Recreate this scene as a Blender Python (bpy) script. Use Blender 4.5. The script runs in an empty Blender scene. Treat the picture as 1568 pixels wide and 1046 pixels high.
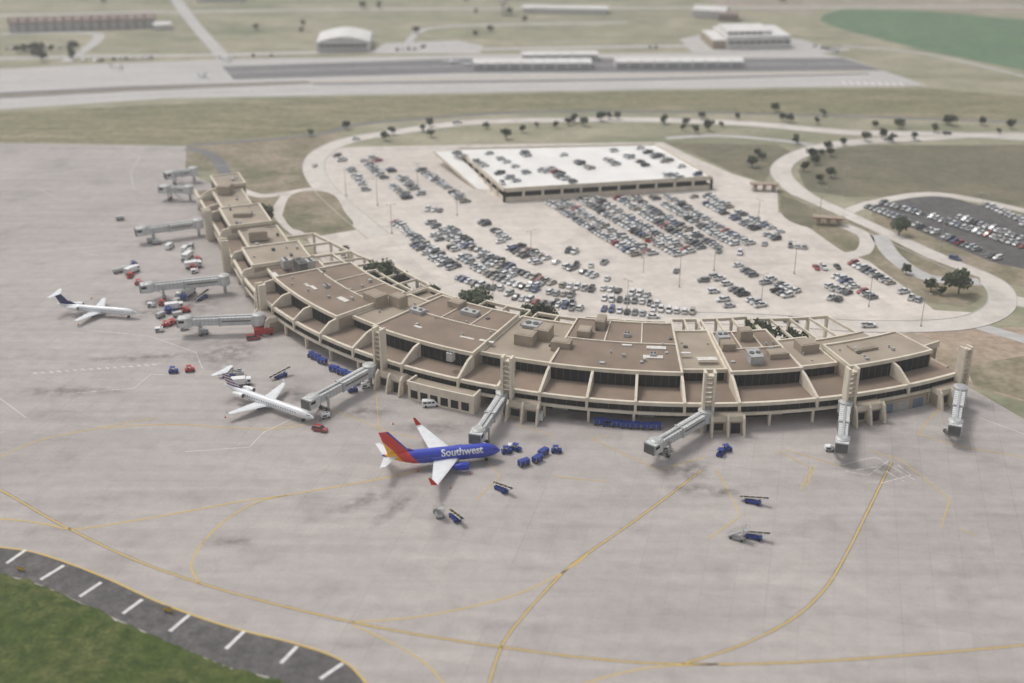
import bpy, bmesh, math, random
from mathutils import Vector, Matrix, noise
random.seed(7)
rad=math.radians
scene=bpy.context.scene
H=173.0; P=rad(24.7); FPX=1900.0
sp,cp=math.sin(P),math.cos(P)
def G(px,py,z=0.0):
    u=(px-784)/FPX; v=(py-523)/FPX
    t=(H-z)/(sp+v*cp)
    return (t*u, t*(cp-v*sp))

# ------------------------------------------------------------ materials
def newmat(name):
    m=bpy.data.materials.new(name); m.use_nodes=True
    nt=m.node_tree; b=nt.nodes['Principled BSDF']
    return m,nt,b
def mat(name,c1,c2=None,scale=1.0,rough=.85,metal=0.0,spec=.3,world=False,detail=4,coat=0,lo=.35,hi=.65,stretch=None):
    m,nt,b=newmat(name)
    if c2 is None: c2=tuple(x*.88 for x in c1)
    if world: co=nt.nodes.new('ShaderNodeNewGeometry').outputs['Position']
    else: co=nt.nodes.new('ShaderNodeTexCoord').outputs['Object']
    if stretch:
        mp=nt.nodes.new('ShaderNodeMapping'); mp.inputs['Scale'].default_value=stretch
        nt.links.new(co,mp.inputs[0]); co=mp.outputs[0]
    n=nt.nodes.new('ShaderNodeTexNoise'); n.inputs['Scale'].default_value=scale; n.inputs['Detail'].default_value=detail
    nt.links.new(co,n.inputs['Vector'])
    r=nt.nodes.new('ShaderNodeValToRGB'); r.color_ramp.elements[0].position=lo; r.color_ramp.elements[1].position=hi
    r.color_ramp.elements[0].color=(*c1,1); r.color_ramp.elements[1].color=(*c2,1)
    nt.links.new(n.outputs['Fac'],r.inputs[0]); nt.links.new(r.outputs[0],b.inputs['Base Color'])
    b.inputs['Roughness'].default_value=rough; b.inputs['Metallic'].default_value=metal
    b.inputs['Specular IOR Level'].default_value=spec
    if coat: b.inputs['Coat Weight'].default_value=coat
    return m
def noisenode(nt,co,scale,detail=4,stretch=None):
    if stretch:
        mp=nt.nodes.new('ShaderNodeMapping'); mp.inputs['Scale'].default_value=stretch[:3]
        if len(stretch)>3: mp.inputs['Rotation'].default_value=(0,0,stretch[3])
        nt.links.new(co,mp.inputs[0]); co=mp.outputs[0]
    n=nt.nodes.new('ShaderNodeTexNoise'); n.inputs['Scale'].default_value=scale; n.inputs['Detail'].default_value=detail
    nt.links.new(co,n.inputs['Vector']); return n.outputs['Fac']
def mixc(nt,fac,a,b,mode='MIX'):
    x=nt.nodes.new('ShaderNodeMix'); x.data_type='RGBA'; x.blend_type=mode
    def put(sock,val):
        if isinstance(val,(tuple,list)): sock.default_value=(*val,1)
        elif isinstance(val,float): sock.default_value=val
        else: nt.links.new(val,sock)
    put(x.inputs[0],fac); put(x.inputs[6],a); put(x.inputs[7],b); return x.outputs[2]
def ramp(nt,val,p0,p1,v0=0.,v1=1.):
    r=nt.nodes.new('ShaderNodeMapRange'); nt.links.new(val,r.inputs[0])
    r.inputs[1].default_value=p0; r.inputs[2].default_value=p1; r.inputs[3].default_value=v0; r.inputs[4].default_value=v1
    return r.outputs[0]
def ground_mat(name,a,b,c,s1,s2,s3=.9,rough=.95,stretch=None,amp=1.0):
    m,nt,bs=newmat(name); co=nt.nodes.new('ShaderNodeNewGeometry').outputs['Position']
    f1=ramp(nt,noisenode(nt,co,s1,6,stretch),.38,.62); f2=ramp(nt,noisenode(nt,co,s2,5,stretch),.4,.66)
    f3=ramp(nt,noisenode(nt,co,s3,3),.25,.75,1-.18*amp,1+.12*amp); f4=ramp(nt,noisenode(nt,co,s2*3.3,6),.35,.7,1-.16*amp,1+.1*amp)
    x=mixc(nt,f1,a,b); x=mixc(nt,f2,x,c)
    for f in (f3,f4):
        cb=nt.nodes.new('ShaderNodeVectorMath'); cb.operation='SCALE'
        nt.links.new(x,cb.inputs[0]); nt.links.new(f,cb.inputs[3]); x=cb.outputs[0]
    nt.links.new(x,bs.inputs['Base Color'])
    bs.inputs['Roughness'].default_value=rough; bs.inputs['Specular IOR Level'].default_value=.15
    return m
def concrete_mat(name,a,b,joint,panel,rot,streak=.25,rough=.85,var=1.0,ms=.09,big=False):
    m,nt,bs=newmat(name); co=nt.nodes.new('ShaderNodeNewGeometry').outputs['Position']
    mp=nt.nodes.new('ShaderNodeMapping'); mp.inputs['Rotation'].default_value=(0,0,rot); nt.links.new(co,mp.inputs[0])
    f1=ramp(nt,noisenode(nt,co,.012,6),.35,.65)
    x=mixc(nt,f1,a,b)
    for pn,k,jt,w in ([(panel,.05*var,joint,ms)]+([(panel*4,.02,.93,.12)] if big else [])):
        br=nt.nodes.new('ShaderNodeTexBrick'); br.offset=0; br.inputs['Scale'].default_value=1
        br.inputs['Brick Width'].default_value=pn; br.inputs['Row Height'].default_value=pn
        br.inputs['Mortar Size'].default_value=w; br.inputs['Mortar Smooth'].default_value=.3; br.inputs['Bias'].default_value=0
        br.inputs['Color1'].default_value=(1-k,1-k,1-k,1); br.inputs['Color2'].default_value=(1+k*.8,1+k*.8,1+k*.8,1); br.inputs['Mortar'].default_value=(jt,jt,jt,1)
        nt.links.new(mp.outputs[0],br.inputs['Vector'])
        x=mixc(nt,ramp(nt,noisenode(nt,co,.018,4),.38,.6,.25,1.) if big else 1.0,x,br.outputs['Color'],'MULTIPLY')
    f2=ramp(nt,noisenode(nt,co,.25,6),.3,.75,.90,1.06)
    f3=ramp(nt,noisenode(nt,co,.2,5,(.08,1.2,1,rot)),.35,.75,1.04,1-streak)
    f4=ramp(nt,noisenode(nt,co,.07,9),.55,.72,1.,.82)
    f5=ramp(nt,noisenode(nt,co,1.3,3),.3,.7,.94,1.05)
    f6=ramp(nt,noisenode(nt,co,.03,8),.6,.68,1.,.93)
    for f in (f2,f3,f4,f5,f6):
        v=nt.nodes.new('ShaderNodeVectorMath'); v.operation='SCALE'; nt.links.new(x,v.inputs[0]); nt.links.new(f,v.inputs[3]); x=v.outputs[0]
    nt.links.new(x,bs.inputs['Base Color']); bs.inputs['Roughness'].default_value=rough; bs.inputs['Specular IOR Level'].default_value=.2
    return m
M_ground=ground_mat('dry_grass',(.33,.315,.215),(.25,.255,.165),(.41,.37,.27),.006,.018,.35,stretch=(1,2.2,1))
M_mid=ground_mat('mid_grass',(.25,.235,.14),(.34,.295,.195),(.20,.20,.115),.012,.05,.4,stretch=(.6,3.5,1),amp=1.2)
M_brown=ground_mat('brown_grass',(.29,.24,.165),(.19,.185,.115),(.36,.30,.22),.02,.07,.5,amp=1.2)
M_olive=ground_mat('olive_grass',(.195,.18,.125),(.24,.21,.145),(.17,.165,.11),.02,.06,.5)
M_soil=ground_mat('bare_soil',(.40,.30,.225),(.34,.28,.20),(.45,.36,.28),.03,.09,.5)
M_green=ground_mat('green_grass',(.080,.115,.028),(.13,.145,.05),(.055,.085,.022),.06,.3,1.2,amp=1.8)
M_crop=ground_mat('crop_field',(.13,.22,.12),(.16,.24,.14),(.14,.21,.13),.01,.03,.3)
M_fallow=ground_mat('fallow_field',(.38,.31,.26),(.33,.30,.23),(.40,.34,.28),.004,.02,.3)
M_apron=concrete_mat('apron_concrete',(.475,.430,.402),(.415,.377,.355),.80,7.5,rad(14),.14,var=.8,ms=.08,big=True)
M_lot=concrete_mat('car_park_concrete',(.70,.635,.57),(.61,.55,.49),.82,6,rad(-25),.06)
M_road=concrete_mat('road_concrete',(.68,.63,.57),(.61,.56,.50),.92,8,0,.05)
M_deck=mat('deck_concrete',(.86,.84,.80),(.78,.755,.72),.08,world=True)
M_asph=ground_mat('asphalt',(.13,.122,.118),(.17,.16,.155),(.105,.10,.098),.05,.3,.8)
M_asph2=ground_mat('old_asphalt',(.20,.195,.195),(.25,.24,.235),(.17,.168,.17),.02,.1,.8,stretch=(.4,4,1),amp=.5)
M_farconc=ground_mat('far_concrete',(.52,.50,.47),(.47,.455,.44),(.56,.535,.505),.012,.06,.4,stretch=(.3,3,1),amp=.35)
M_yel=mat('yellow_marking',(.66,.45,.10),(.56,.42,.18),.5,world=True)
M_whi=mat('white_marking',(.74,.72,.69),(.60,.57,.55),.6,world=True)
M_blk=mat('marking_border',(.20,.18,.17),(.30,.27,.25),.5,world=True)
M_cream=mat('cream_precast',(.74,.665,.545),(.63,.56,.45),.35)
M_tan=mat('tan_wall',(.41,.34,.26),(.34,.28,.21),.3)
M_brickshade=mat('brown_wall_shaded',(.06,.047,.038),(.045,.036,.03),.5)  # brown wall darkened so its colour carries the shade of the recess
M_glass=mat('dark_glass',(.008,.007,.007),(.014,.012,.011),.25,rough=.45,spec=.1)
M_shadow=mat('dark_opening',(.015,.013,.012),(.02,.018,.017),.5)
M_roofr=mat('gravel_roof_red',(.285,.212,.162),(.21,.158,.12),.09,detail=9)
M_rooft=mat('gravel_roof_tan',(.41,.345,.27),(.32,.265,.205),.09,detail=9)
M_patch=mat('roof_patch',(.75,.72,.67),(.6,.56,.5),.6)
M_metal=mat('grey_metal',(.50,.50,.49),(.40,.40,.39),.8,rough=.5,metal=.2)
M_dmetal=mat('dark_metal',(.09,.09,.09),(.13,.13,.12),1,rough=.6)
M_bridge=mat('bridge_panels',(.66,.67,.66),(.55,.56,.55),.5,rough=.5)
M_tyre=mat('tyre',(.02,.02,.02),(.03,.03,.03),3)
M_white=mat('white_paint',(.84,.84,.83),(.76,.76,.75),.4,rough=.35,spec=.5)
M_blue=mat('blue_paint',(.015,.04,.28),(.02,.05,.22),1,rough=.4)
M_red=mat('red_paint',(.50,.03,.025),(.42,.03,.025),1,rough=.4)
M_yelp=mat('yellow_paint',(.75,.45,.03),(.7,.42,.04),1,rough=.4)
M_bark=mat('bark',(.13,.10,.08),(.09,.07,.055),3)
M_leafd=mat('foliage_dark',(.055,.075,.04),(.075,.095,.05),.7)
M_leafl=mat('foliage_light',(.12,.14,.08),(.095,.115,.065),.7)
M_bdoor=mat('blue_door',(.15,.2,.28))

# ------------------------------------------------------------ mesh builder
class MB:
    def __init__(s): s.v=[]; s.f=[]; s.m=[]; s.mats=[]
    def mi(s,m):
        if m not in s.mats: s.mats.append(m)
        return s.mats.index(m)
    def add(s,vs,fs,m):
        o=len(s.v); s.v+= [tuple(x) for x in vs]; i=s.mi(m)
        for f in fs: s.f.append(tuple(a+o for a in f)); s.m.append(i)
    def box(s,x0,x1,y0,y1,z0,z1,m,top=None):
        vs=[(x0,y0,z0),(x1,y0,z0),(x1,y1,z0),(x0,y1,z0),(x0,y0,z1),(x1,y0,z1),(x1,y1,z1),(x0,y1,z1)]
        s.hexa(vs,m,top)
    def hexa(s,vs,m,top=None):
        s.add(vs,[(0,3,2,1),(0,1,5,4),(1,2,6,5),(2,3,7,6),(3,0,4,7)],m); s.add(vs[4:],[(0,1,2,3)],top or m)
    def obox(s,c,ang,lx,ly,z0,z1,m,top=None,dx=0,dy=0):
        ca,sa=math.cos(ang),math.sin(ang); q=[]
        for z in (z0,z1):
            for a,b in ((-1,-1),(1,-1),(1,1),(-1,1)):
                x=a*lx/2+dx; y=b*ly/2+dy
                q.append((c[0]+x*ca-y*sa,c[1]+x*sa+y*ca,z))
        s.hexa(q,m,top)
    def prism(s,poly,z0,z1,m,top=None):
        n=len(poly); vs=[(x,y,z0) for x,y in poly]+[(x,y,z1) for x,y in poly]
        s.add(vs,[(i,(i+1)%n,n+(i+1)%n,n+i) for i in range(n)],m)
        s.add(vs[n:],[tuple(range(n))],top or m)
    def cyl(s,p0,p1,r0,r1,n,m,cap=True):
        p0=Vector(p0);p1=Vector(p1); d=(p1-p0).normalized(); a=d.orthogonal().normalized(); b=d.cross(a); vs=[]
        for p,r in ((p0,r0),(p1,r1)):
            for i in range(n):
                t=2*math.pi*i/n; vs.append(p+a*r*math.cos(t)+b*r*math.sin(t))
        fs=[(i,(i+1)%n,n+(i+1)%n,n+i) for i in range(n)]
        if cap: fs+=[tuple(range(n))[::-1],tuple(range(n,2*n))]
        s.add(vs,fs,m)
    def beam(s,p0,p1,w,h,m):
        p0=Vector(p0);p1=Vector(p1); d=(p1-p0).normalized(); up=Vector((0,0,1))
        if abs(d.z)>.98: up=Vector((1,0,0))
        a=d.cross(up).normalized(); b=a.cross(d).normalized(); vs=[]
        for p in (p0,p1):
            for i,j in ((-1,-1),(1,-1),(1,1),(-1,1)): vs.append(p+a*i*w/2+b*j*h/2)
        s.add(vs,[(0,3,2,1),(4,5,6,7),(0,1,5,4),(1,2,6,5),(2,3,7,6),(3,0,4,7)],m)
    def loft(s,rings,n,m,cap=True):
        vs=[]
        for x,ry,rz,y,zc in rings:
            for i in range(n):
                t=2*math.pi*i/n; vs.append((x,y+ry*math.cos(t),zc+rz*math.sin(t)))
        fs=[]
        for k in range(len(rings)-1):
            for i in range(n): fs.append((k*n+i,k*n+(i+1)%n,(k+1)*n+(i+1)%n,(k+1)*n+i))
        if cap: fs+=[tuple(range(n)),tuple(range((len(rings)-1)*n,len(rings)*n))]
        s.add(vs,fs,m)
    def mesh(s,name,smooth=False):
        me=bpy.data.meshes.new(name); me.from_pydata(s.v,[],s.f)
        for m in s.mats: me.materials.append(m)
        me.polygons.foreach_set('material_index',s.m)
        if smooth: me.polygons.foreach_set('use_smooth',[True]*len(s.f))
        me.update(); 
        bm=bmesh.new(); bm.from_mesh(me); bmesh.ops.recalc_face_normals(bm,faces=bm.faces); bm.to_mesh(me); bm.free()
        if smooth:
            try: me.set_sharp_from_angle(angle=rad(38))
            except Exception: pass
        return me
    def obj(s,name,smooth=False,parent=None,loc=(0,0,0),rot=0):
        return put(s.mesh(name,smooth),name,loc,rot,parent)
def put(me,name,loc=(0,0,0),rot=0,parent=None,scale=1):
    o=bpy.data.objects.new(name,me); scene.collection.objects.link(o)
    o.location=loc if len(loc)==3 else (*loc,0); o.rotation_euler=(0,0,rot); o.scale=(scale,)*3
    if parent: o.parent=parent
    return o
def empty(name,loc=(0,0,0)):
    o=bpy.data.objects.new(name,None); scene.collection.objects.link(o); o.location=loc; return o
def sheet(name,pts,z,m,px=True):
    w=[G(*p) if px else p for p in pts]
    me=bpy.data.meshes.new(name); me.from_pydata([(x,y,z) for x,y in w],[],[tuple(range(len(w)))]); me.materials.append(m)
    me.update()
    if me.polygons[0].normal.z<0: me.flip_normals()
    return put(me,name)
def smooth_line(pts,sub=8,px=True):
    w=[Vector(G(*p)) if px else Vector(p) for p in pts]
    if len(w)<3: return w
    out=[]
    for i in range(len(w)-1):
        p0=w[max(i-1,0)];p1=w[i];p2=w[i+1];p3=w[min(i+2,len(w)-1)]
        for k in range(sub):
            t=k/sub
            out.append(.5*((2*p1)+(-p0+p2)*t+(2*p0-5*p1+4*p2-p3)*t*t+(-p0+3*p1-3*p2+p3)*t**3))
    out.append(w[-1]); return out
def smooth_poly(pts):
    return [tuple(p) for p in smooth_line(pts)][:-1]
def ribbon_into(mb,line,w,z,m,off=0):
    L=[];n=len(line)
    for i,p in enumerate(line):
        d=(line[min(i+1,n-1)]-line[max(i-1,0)]).normalized(); nn=Vector((-d.y,d.x))
        L.append((p+nn*(off+w/2),p+nn*(off-w/2)))
    vs=[]
    for a,b in L: vs+=[(a.x,a.y,z),(b.x,b.y,z)]
    mb.add(vs,[(2*i,2*i+1,2*i+3,2*i+2) for i in range(n-1)],m)
def road(name,pts,w,z,m,kerb=True,line=False):
    ln=smooth_line(pts); mb=MB(); ribbon_into(mb,ln,w,z,m)
    if kerb:
        for sgn in (1,-1):
            n=len(ln)
            vs=[]
            for i,p in enumerate(ln):
                d=(ln[min(i+1,n-1)]-ln[max(i-1,0)]).normalized(); nn=Vector((-d.y,d.x))*sgn
                a=p+nn*(w/2);b=p+nn*(w/2+.3)
                vs+=[(a.x,a.y,z),(a.x,a.y,z+.13),(b.x,b.y,z+.13),(b.x,b.y,0)]
            fs=[]
            for i in range(n-1):
                for k in range(3): fs.append((4*i+k,4*i+k+1,4*i+5+k,4*i+4+k))
            mb.add(vs,fs,M_farconc)
    return mb.obj(name)

# ------------------------------------------------------------ ground
me=bpy.data.meshes.new('ground'); me.from_pydata([(-9000,-1500,0),(9000,-1500,0),(9000,12000,0),(-9000,12000,0)],[],[(0,1,2,3)])
me.materials.append(M_ground); put(me,'ground')
sheet('crop_field',[(1262,22),(1290,14),(1400,16),(1568,30),(1900,60),(2000,150),(1568,108),(1420,78),(1290,45),(1255,32)],.02,M_crop)
sheet('fallow_field',[(1000,-40),(1100,10),(1240,22),(1262,8),(1568,22),(2200,60),(2200,-60)],.02,M_fallow)
sheet('grass_field',[(-500,175),(0,172),(480,150),(1000,140),(1420,135),(1600,150),(1568,185),(1100,172),(800,172),(620,182),(480,205),(285,221),(0,219),(-500,216)],.02,M_mid)
sheet('grass_verge',[(285,221),(480,206),(530,200),(480,232),(474,262),(500,292),(545,355),(470,370),(400,340),(365,290),(320,262),(275,262)],.022,M_brown)
sheet('grass_infield',[(1245,232),(1330,222),(1568,222),(1800,230),(1800,345),(1568,330),(1450,298),(1300,302),(1235,292),(1222,262)],.022,M_olive)
sheet('grass_infield',[(1020,218),(1190,222),(1212,232),(1180,262),(1170,280),(1120,262),(1060,235)],.05,M_olive)
sheet('grass_median',[(1190,288),(1240,310),(1330,350),(1420,395),(1500,425),(1505,455),(1480,470),(1420,462),(1330,400),(1290,385),(1240,350),(1192,325)],.08,M_brown)
sheet('grass_strip',[(1330,345),(1340,310),(1568,410),(1568,440),(1500,425),(1420,395)],.03,M_brown)
sheet('bare_soil',[(1300,520),(1450,505),(1568,500),(1900,520),(1900,700),(1640,640),(1568,615),(1480,590)],.024,M_soil)
sheet('grass_corner',[(1480,560),(1568,545),(1800,550),(1800,640),(1568,612),(1490,590)],.028,M_brown)
apr=[(-700,214),(0,219),(285,224),(284,262),(330,285),(470,400),(700,540),(1000,560),(1300,560),(1470,585),(1568,642),(2300,800),(2300,1500),(-900,1500),(-900,900)]
sheet('apron',apr,.035,M_apron)
lot=[(480,240),(520,226),(700,222),(1015,218),(1060,240),(1120,266),(1192,288),(1192,325),(1240,350),(1290,385),(1330,400),(1400,450),(1430,475),(1510,480),(1480,500),(1300,520),(1250,560),(900,560),(600,500),(500,410),(470,365),(545,352),(505,300),(474,262)]
sheet('car_park_pavement',lot,.045,M_lot)
sheet('asphalt_car_park',[(1308,312),(1440,299),(1568,332),(1750,370),(1750,450),(1568,412),(1520,402)],.05,M_asph)
sheet('grass_island',smooth_poly([(432,330),(445,300),(480,292),(512,300),(528,325),(540,345),(500,352),(452,352),(432,330)]),.12,M_brown,False)
sheet('grass_island',smooth_poly([(1195,300),(1225,310),(1245,330),(1240,348),(1200,332),(1195,300)]),.13,M_olive,False)
# roads
road('access_road',[(1900,240),(1568,212),(1450,206),(1300,203),(1150,190),(1000,184),(850,184),(720,188),(610,202),(535,215),(492,234),(480,258),(498,290),(535,325),(580,362)],10,.06,M_road)
road('access_road',[(1900,236),(1568,208),(1400,213),(1290,220),(1225,236),(1195,262),(1228,298),(1290,328),(1370,366),(1450,402),(1515,430),(1535,455),(1520,480),(1460,497),(1330,500),(1200,492),(1080,487),(950,486)],9.5,.07,M_road)
road('service_road',[(1020,212),(1100,208),(1200,216),(1250,224)],5,.052,M_farconc,False)
road('service_road',[(285,228),(315,233),(335,248),(345,266)],6,.052,M_asph2,False)
road('service_road',[(285,223),(480,207),(540,192),(620,184),(800,172),(1000,171),(1300,178),(1568,188),(1900,200)],4,.05,M_asph2,False)
road('service_road',[(370,292),(400,300),(440,296),(480,290),(515,298)],5,.055,M_road,False)
road('service_road',[(440,298),(426,322),(440,345),(462,362)],5,.057,M_road,False)
road('service_road',[(1290,328),(1340,310),(1440,298),(1600,330)],6,.054,M_road,False)
road('service_road',[(1290,345),(1325,362),(1322,385),(1290,392)],6,.1,M_road,False)
road('service_road',[(1345,360),(1370,395),(1420,425),(1500,432)],7,.1,M_farconc,False)
road('service_road',[(1535,455),(1600,470),(1800,500)],9,.062,M_road,False)
road('service_road',[(1500,500),(1568,520),(1700,560)],6,.058,M_farconc,False)
# far airfield
sheet('taxiway_concrete',[(-600,130),(0,106),(130,99),(340,91),(800,83),(1250,80),(1300,90),(1420,131),(1000,137),(500,146),(250,151),(0,168),(-600,200)],.03,M_farconc)
sheet('runway_asphalt',[(340,102),(700,90),(1290,89),(1352,108),(1000,111),(700,112),(358,122)],.05,M_asph2)
sheet('taxiway_asphalt',[(-600,160),(0,142),(200,132),(470,124),(480,128),(200,140),(0,151),(-600,172)],.06,M_asph2)
sheet('taxiway_asphalt',[(480,127),(1000,120),(1330,112),(1330,114),(1000,123),(480,130)],.06,M_asph2)
fm=MB()
ribbon_into(fm,smooth_line([(-300,160),(0,147),(250,135),(600,122),(1000,115),(1330,110)]),1.0,.075,M_yel)
ribbon_into(fm,smooth_line([(350,112),(700,101),(1000,99),(1320,98)]),.9,.076,M_whi)
for k in range(9): ribbon_into(fm,[Vector(G(1290+k*11,124+k*.3)),Vector(G(1295+k*11,130+k*.3))],1.6,.077,M_whi)
fm.obj('runway_markings')
road('far_road',[(255,-20),(300,40),(345,90)],9,.045,M_farconc,False)
road('far_road',[(-300,96),(0,90),(150,86),(330,84),(600,78),(1100,70),(1300,76)],8,.04,M_farconc,False)
road('far_road',[(-300,30),(0,24),(260,18),(600,14),(1000,12),(1568,10)],7,.04,M_farconc,False)
road('far_road',[(100,95),(150,60),(130,50),(0,52)],8,.05,M_farconc,False)
road('far_road',[(620,78),(640,50),(700,40),(960,34)],6,.05,M_farconc,False)
road('far_road',[(1290,70),(1430,85),(1700,150)],4,.05,M_farconc,False)
sheet('gravel_yard',[(565,82),(590,66),(700,62),(740,70),(735,82)],.052,M_farconc)
sheet('gravel_yard',[(1040,60),(1090,50),(1225,60),(1290,80),(1240,82),(1060,80)],.053,M_farconc)

# bottom-left shoulder
outer=[(-400,800),(-120,822),(0,838),(60,848),(150,880),(250,925),(350,960),(450,985),(520,1010),(560,1046),(640,1160)]
inner=[(480,1160),(440,1052),(350,1022),(250,980),(150,935),(60,895),(0,880),(-120,862),(-400,850)]
so=smooth_line(outer); si=smooth_line(inner,24)
sheet('apron_shoulder',[tuple(p) for p in so]+[tuple(p) for p in si],.05,M_asph,False)
gi=[Vector(p)+Vector((0,noise.noise(Vector((i*.13,0,3)))*1.3+noise.noise(Vector((i*.61,5,3)))*.6)) for i,p in enumerate(si)]
sheet('green_grass',[tuple(p) for p in gi]+[G(-900,860),G(-900,1500),G(480,1500)],.075,M_green,False)
mk=MB()
ribbon_into(mk,so,.5,.075,M_yel)
for a,b in [((40,842),(10,863)),((98,866),(62,888)),((155,892),(122,914)),((218,918),(188,940)),((290,942),(260,967)),((374,967),(346,994)),((455,990),(430,1016)),((525,1016),(490,1040)),((-15,835),(-50,862))]:
    ribbon_into(mk,[Vector(G(*a)),Vector(G(*b))],.95,.08,M_whi)
Y=[[(-200,640),(0,750),(60,785),(110,812),(200,855),(305,893),(420,925),(540,953),(640,972),(760,990),(900,1008),(1040,1017),(1250,1013),(1568,988),(1900,950)],
[(-200,790),(0,795),(70,803),(120,810),(250,790),(370,768),(430,760),(530,743),(620,726),(700,706)],
[(305,893),(293,865),(310,832),(345,797),(395,769),(440,759)],
[(1075,720),(1020,762),(960,806),(880,862),(845,895),(800,945),(768,990),(745,1060)],
[(540,953),(640,945),(740,925),(810,903),(865,875),(900,850)],
[(1365,708),(1330,780),(1295,850),(1262,903),(1210,950),(1130,990),(1045,1017)],
[(540,957),(600,985),(650,1015),(690,1060)],
[(0,700),(60,675),(150,657),(260,650),(350,655),(420,657),(470,650)],
[(850,1060),(980,1025),(1100,1017)],
]
for i,l in enumerate(Y):
    ln=smooth_line(l)
    if i in (0,3,5): ribbon_into(mk,ln,.95,.055,M_blk)
    ribbon_into(mk,ln,.44 if i in (0,1,2,3,5) else .36,.07,M_yel)
Y2=[[(905,672),(1010,720),(1080,700)],[(905,672),(930,668)],[(1098,720),(1135,790),(1085,825)],[(1190,690),(1245,718),(1235,745)],[(1440,810),(1455,765),(1380,705),(1330,690)],
[(1405,665),(1425,640),(1440,625)],[(1405,665),(1475,685),(1568,700)],[(505,625),(590,660),(640,672)],[(575,590),(580,660)],[(850,730),(930,738)],[(730,765),(765,730),(735,690)],
[(1225,750),(1245,715)],[(1470,810),(1495,820)],[(150,655),(240,640)],[(1200,688),(1290,715)],[(400,660),(450,648)],[(790,650),(850,668)]]
for l in Y2: 
    ln=[Vector(G(*p)) for p in l]
    for a,b in zip(ln,ln[1:]): ribbon_into(mk,[a,b],.28,.071,M_yel)
Wh=[[(118,602),(205,595),(232,573),(272,576)],[(283,692),(382,685),(406,660)],[(0,610),(40,640)],[(200,235),(215,240),(200,265),(205,290)],[(0,275),(120,262),(210,240)],[(60,385),(180,375)],[(60,290),(80,300)],
[(130,505),(230,515),(300,540),(310,565)],[(250,520),(350,515)],[(405,662),(450,640)],[(120,385),(150,392)],[(1500,640),(1568,665)],[(1290,712),(1340,700),(1400,735)],[(1310,720),(1345,715),(1385,738)],[(1295,722),(1330,728),(1360,706)],[(1350,740),(1395,728),(1375,712)]]
for l in Wh:
    ln=[Vector(G(*p)) for p in l]
    for a,b in zip(ln,ln[1:]): ribbon_into(mk,[a,b],.24,.072,M_whi)
a,b=Vector(G(50,572)),Vector(G(245,558)); n=16
for i in range(n):
    p=a.lerp(b,i/n); q=a.lerp(b,(i+.6)/n); nn=Vector((0,.9))
    ribbon_into(mk,[p,q],.35,.073,M_whi); ribbon_into(mk,[p+nn,q-nn],.25,.076,M_whi)
mk.obj('apron_markings')
def patch_mat(name,col,k):
    m,nt,b=newmat(name); tc=nt.nodes.new('ShaderNodeTexCoord')
    vl=nt.nodes.new('ShaderNodeVectorMath'); vl.operation='LENGTH'; nt.links.new(tc.outputs['Object'],vl.inputs[0])
    f=ramp(nt,vl.outputs['Value'],.1,1.,1.,0.)
    ge=nt.nodes.new('ShaderNodeNewGeometry')
    n=ramp(nt,noisenode(nt,ge.outputs['Position'],.3,7),.34,.74)
    mu=nt.nodes.new('ShaderNodeMath'); mu.operation='MULTIPLY'; nt.links.new(f,mu.inputs[0]); nt.links.new(n,mu.inputs[1])
    m2=nt.nodes.new('ShaderNodeMath'); m2.operation='MULTIPLY'; nt.links.new(mu.outputs[0],m2.inputs[0]); m2.inputs[1].default_value=k
    nt.links.new(m2.outputs[0],b.inputs['Alpha']); b.inputs['Base Color'].default_value=(*col,1); b.inputs['Roughness'].default_value=.7
    return m
M_dpatch=patch_mat('dark_patch',(.12,.105,.095),.62)  # dark ellipses fading to the rim, broken up by noise
sm=bpy.data.meshes.new('patch_quad'); sm.from_pydata([(-1,-1,0),(1,-1,0),(1,1,0),(-1,1,0)],[],[(0,1,2,3)]); sm.materials.append(M_dpatch)
for i,(px,py,sx,sy,r) in enumerate([(560,765,14,4,40),(605,778,12,3,60),(700,712,17,5,8),(455,605,14,7,-30),(200,480,16,6,0),(300,465,16,14,30),(1050,720,10,7,20),(1060,750,8,4,0),(1350,720,12,6,0),(560,630,10,6,0),(670,655,14,5,0),(350,540,14,14,20),(1110,755,6,3,0),(215,548,22,4,5),(900,640,26,4,0),(1320,650,14,4,0),(100,600,20,4,0),(350,830,9,3,0)]):
    o=put(sm,'dark_patch',(*G(px,py),.085+.004*i),rad(r)); o.scale=(sx,sy,1)

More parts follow.
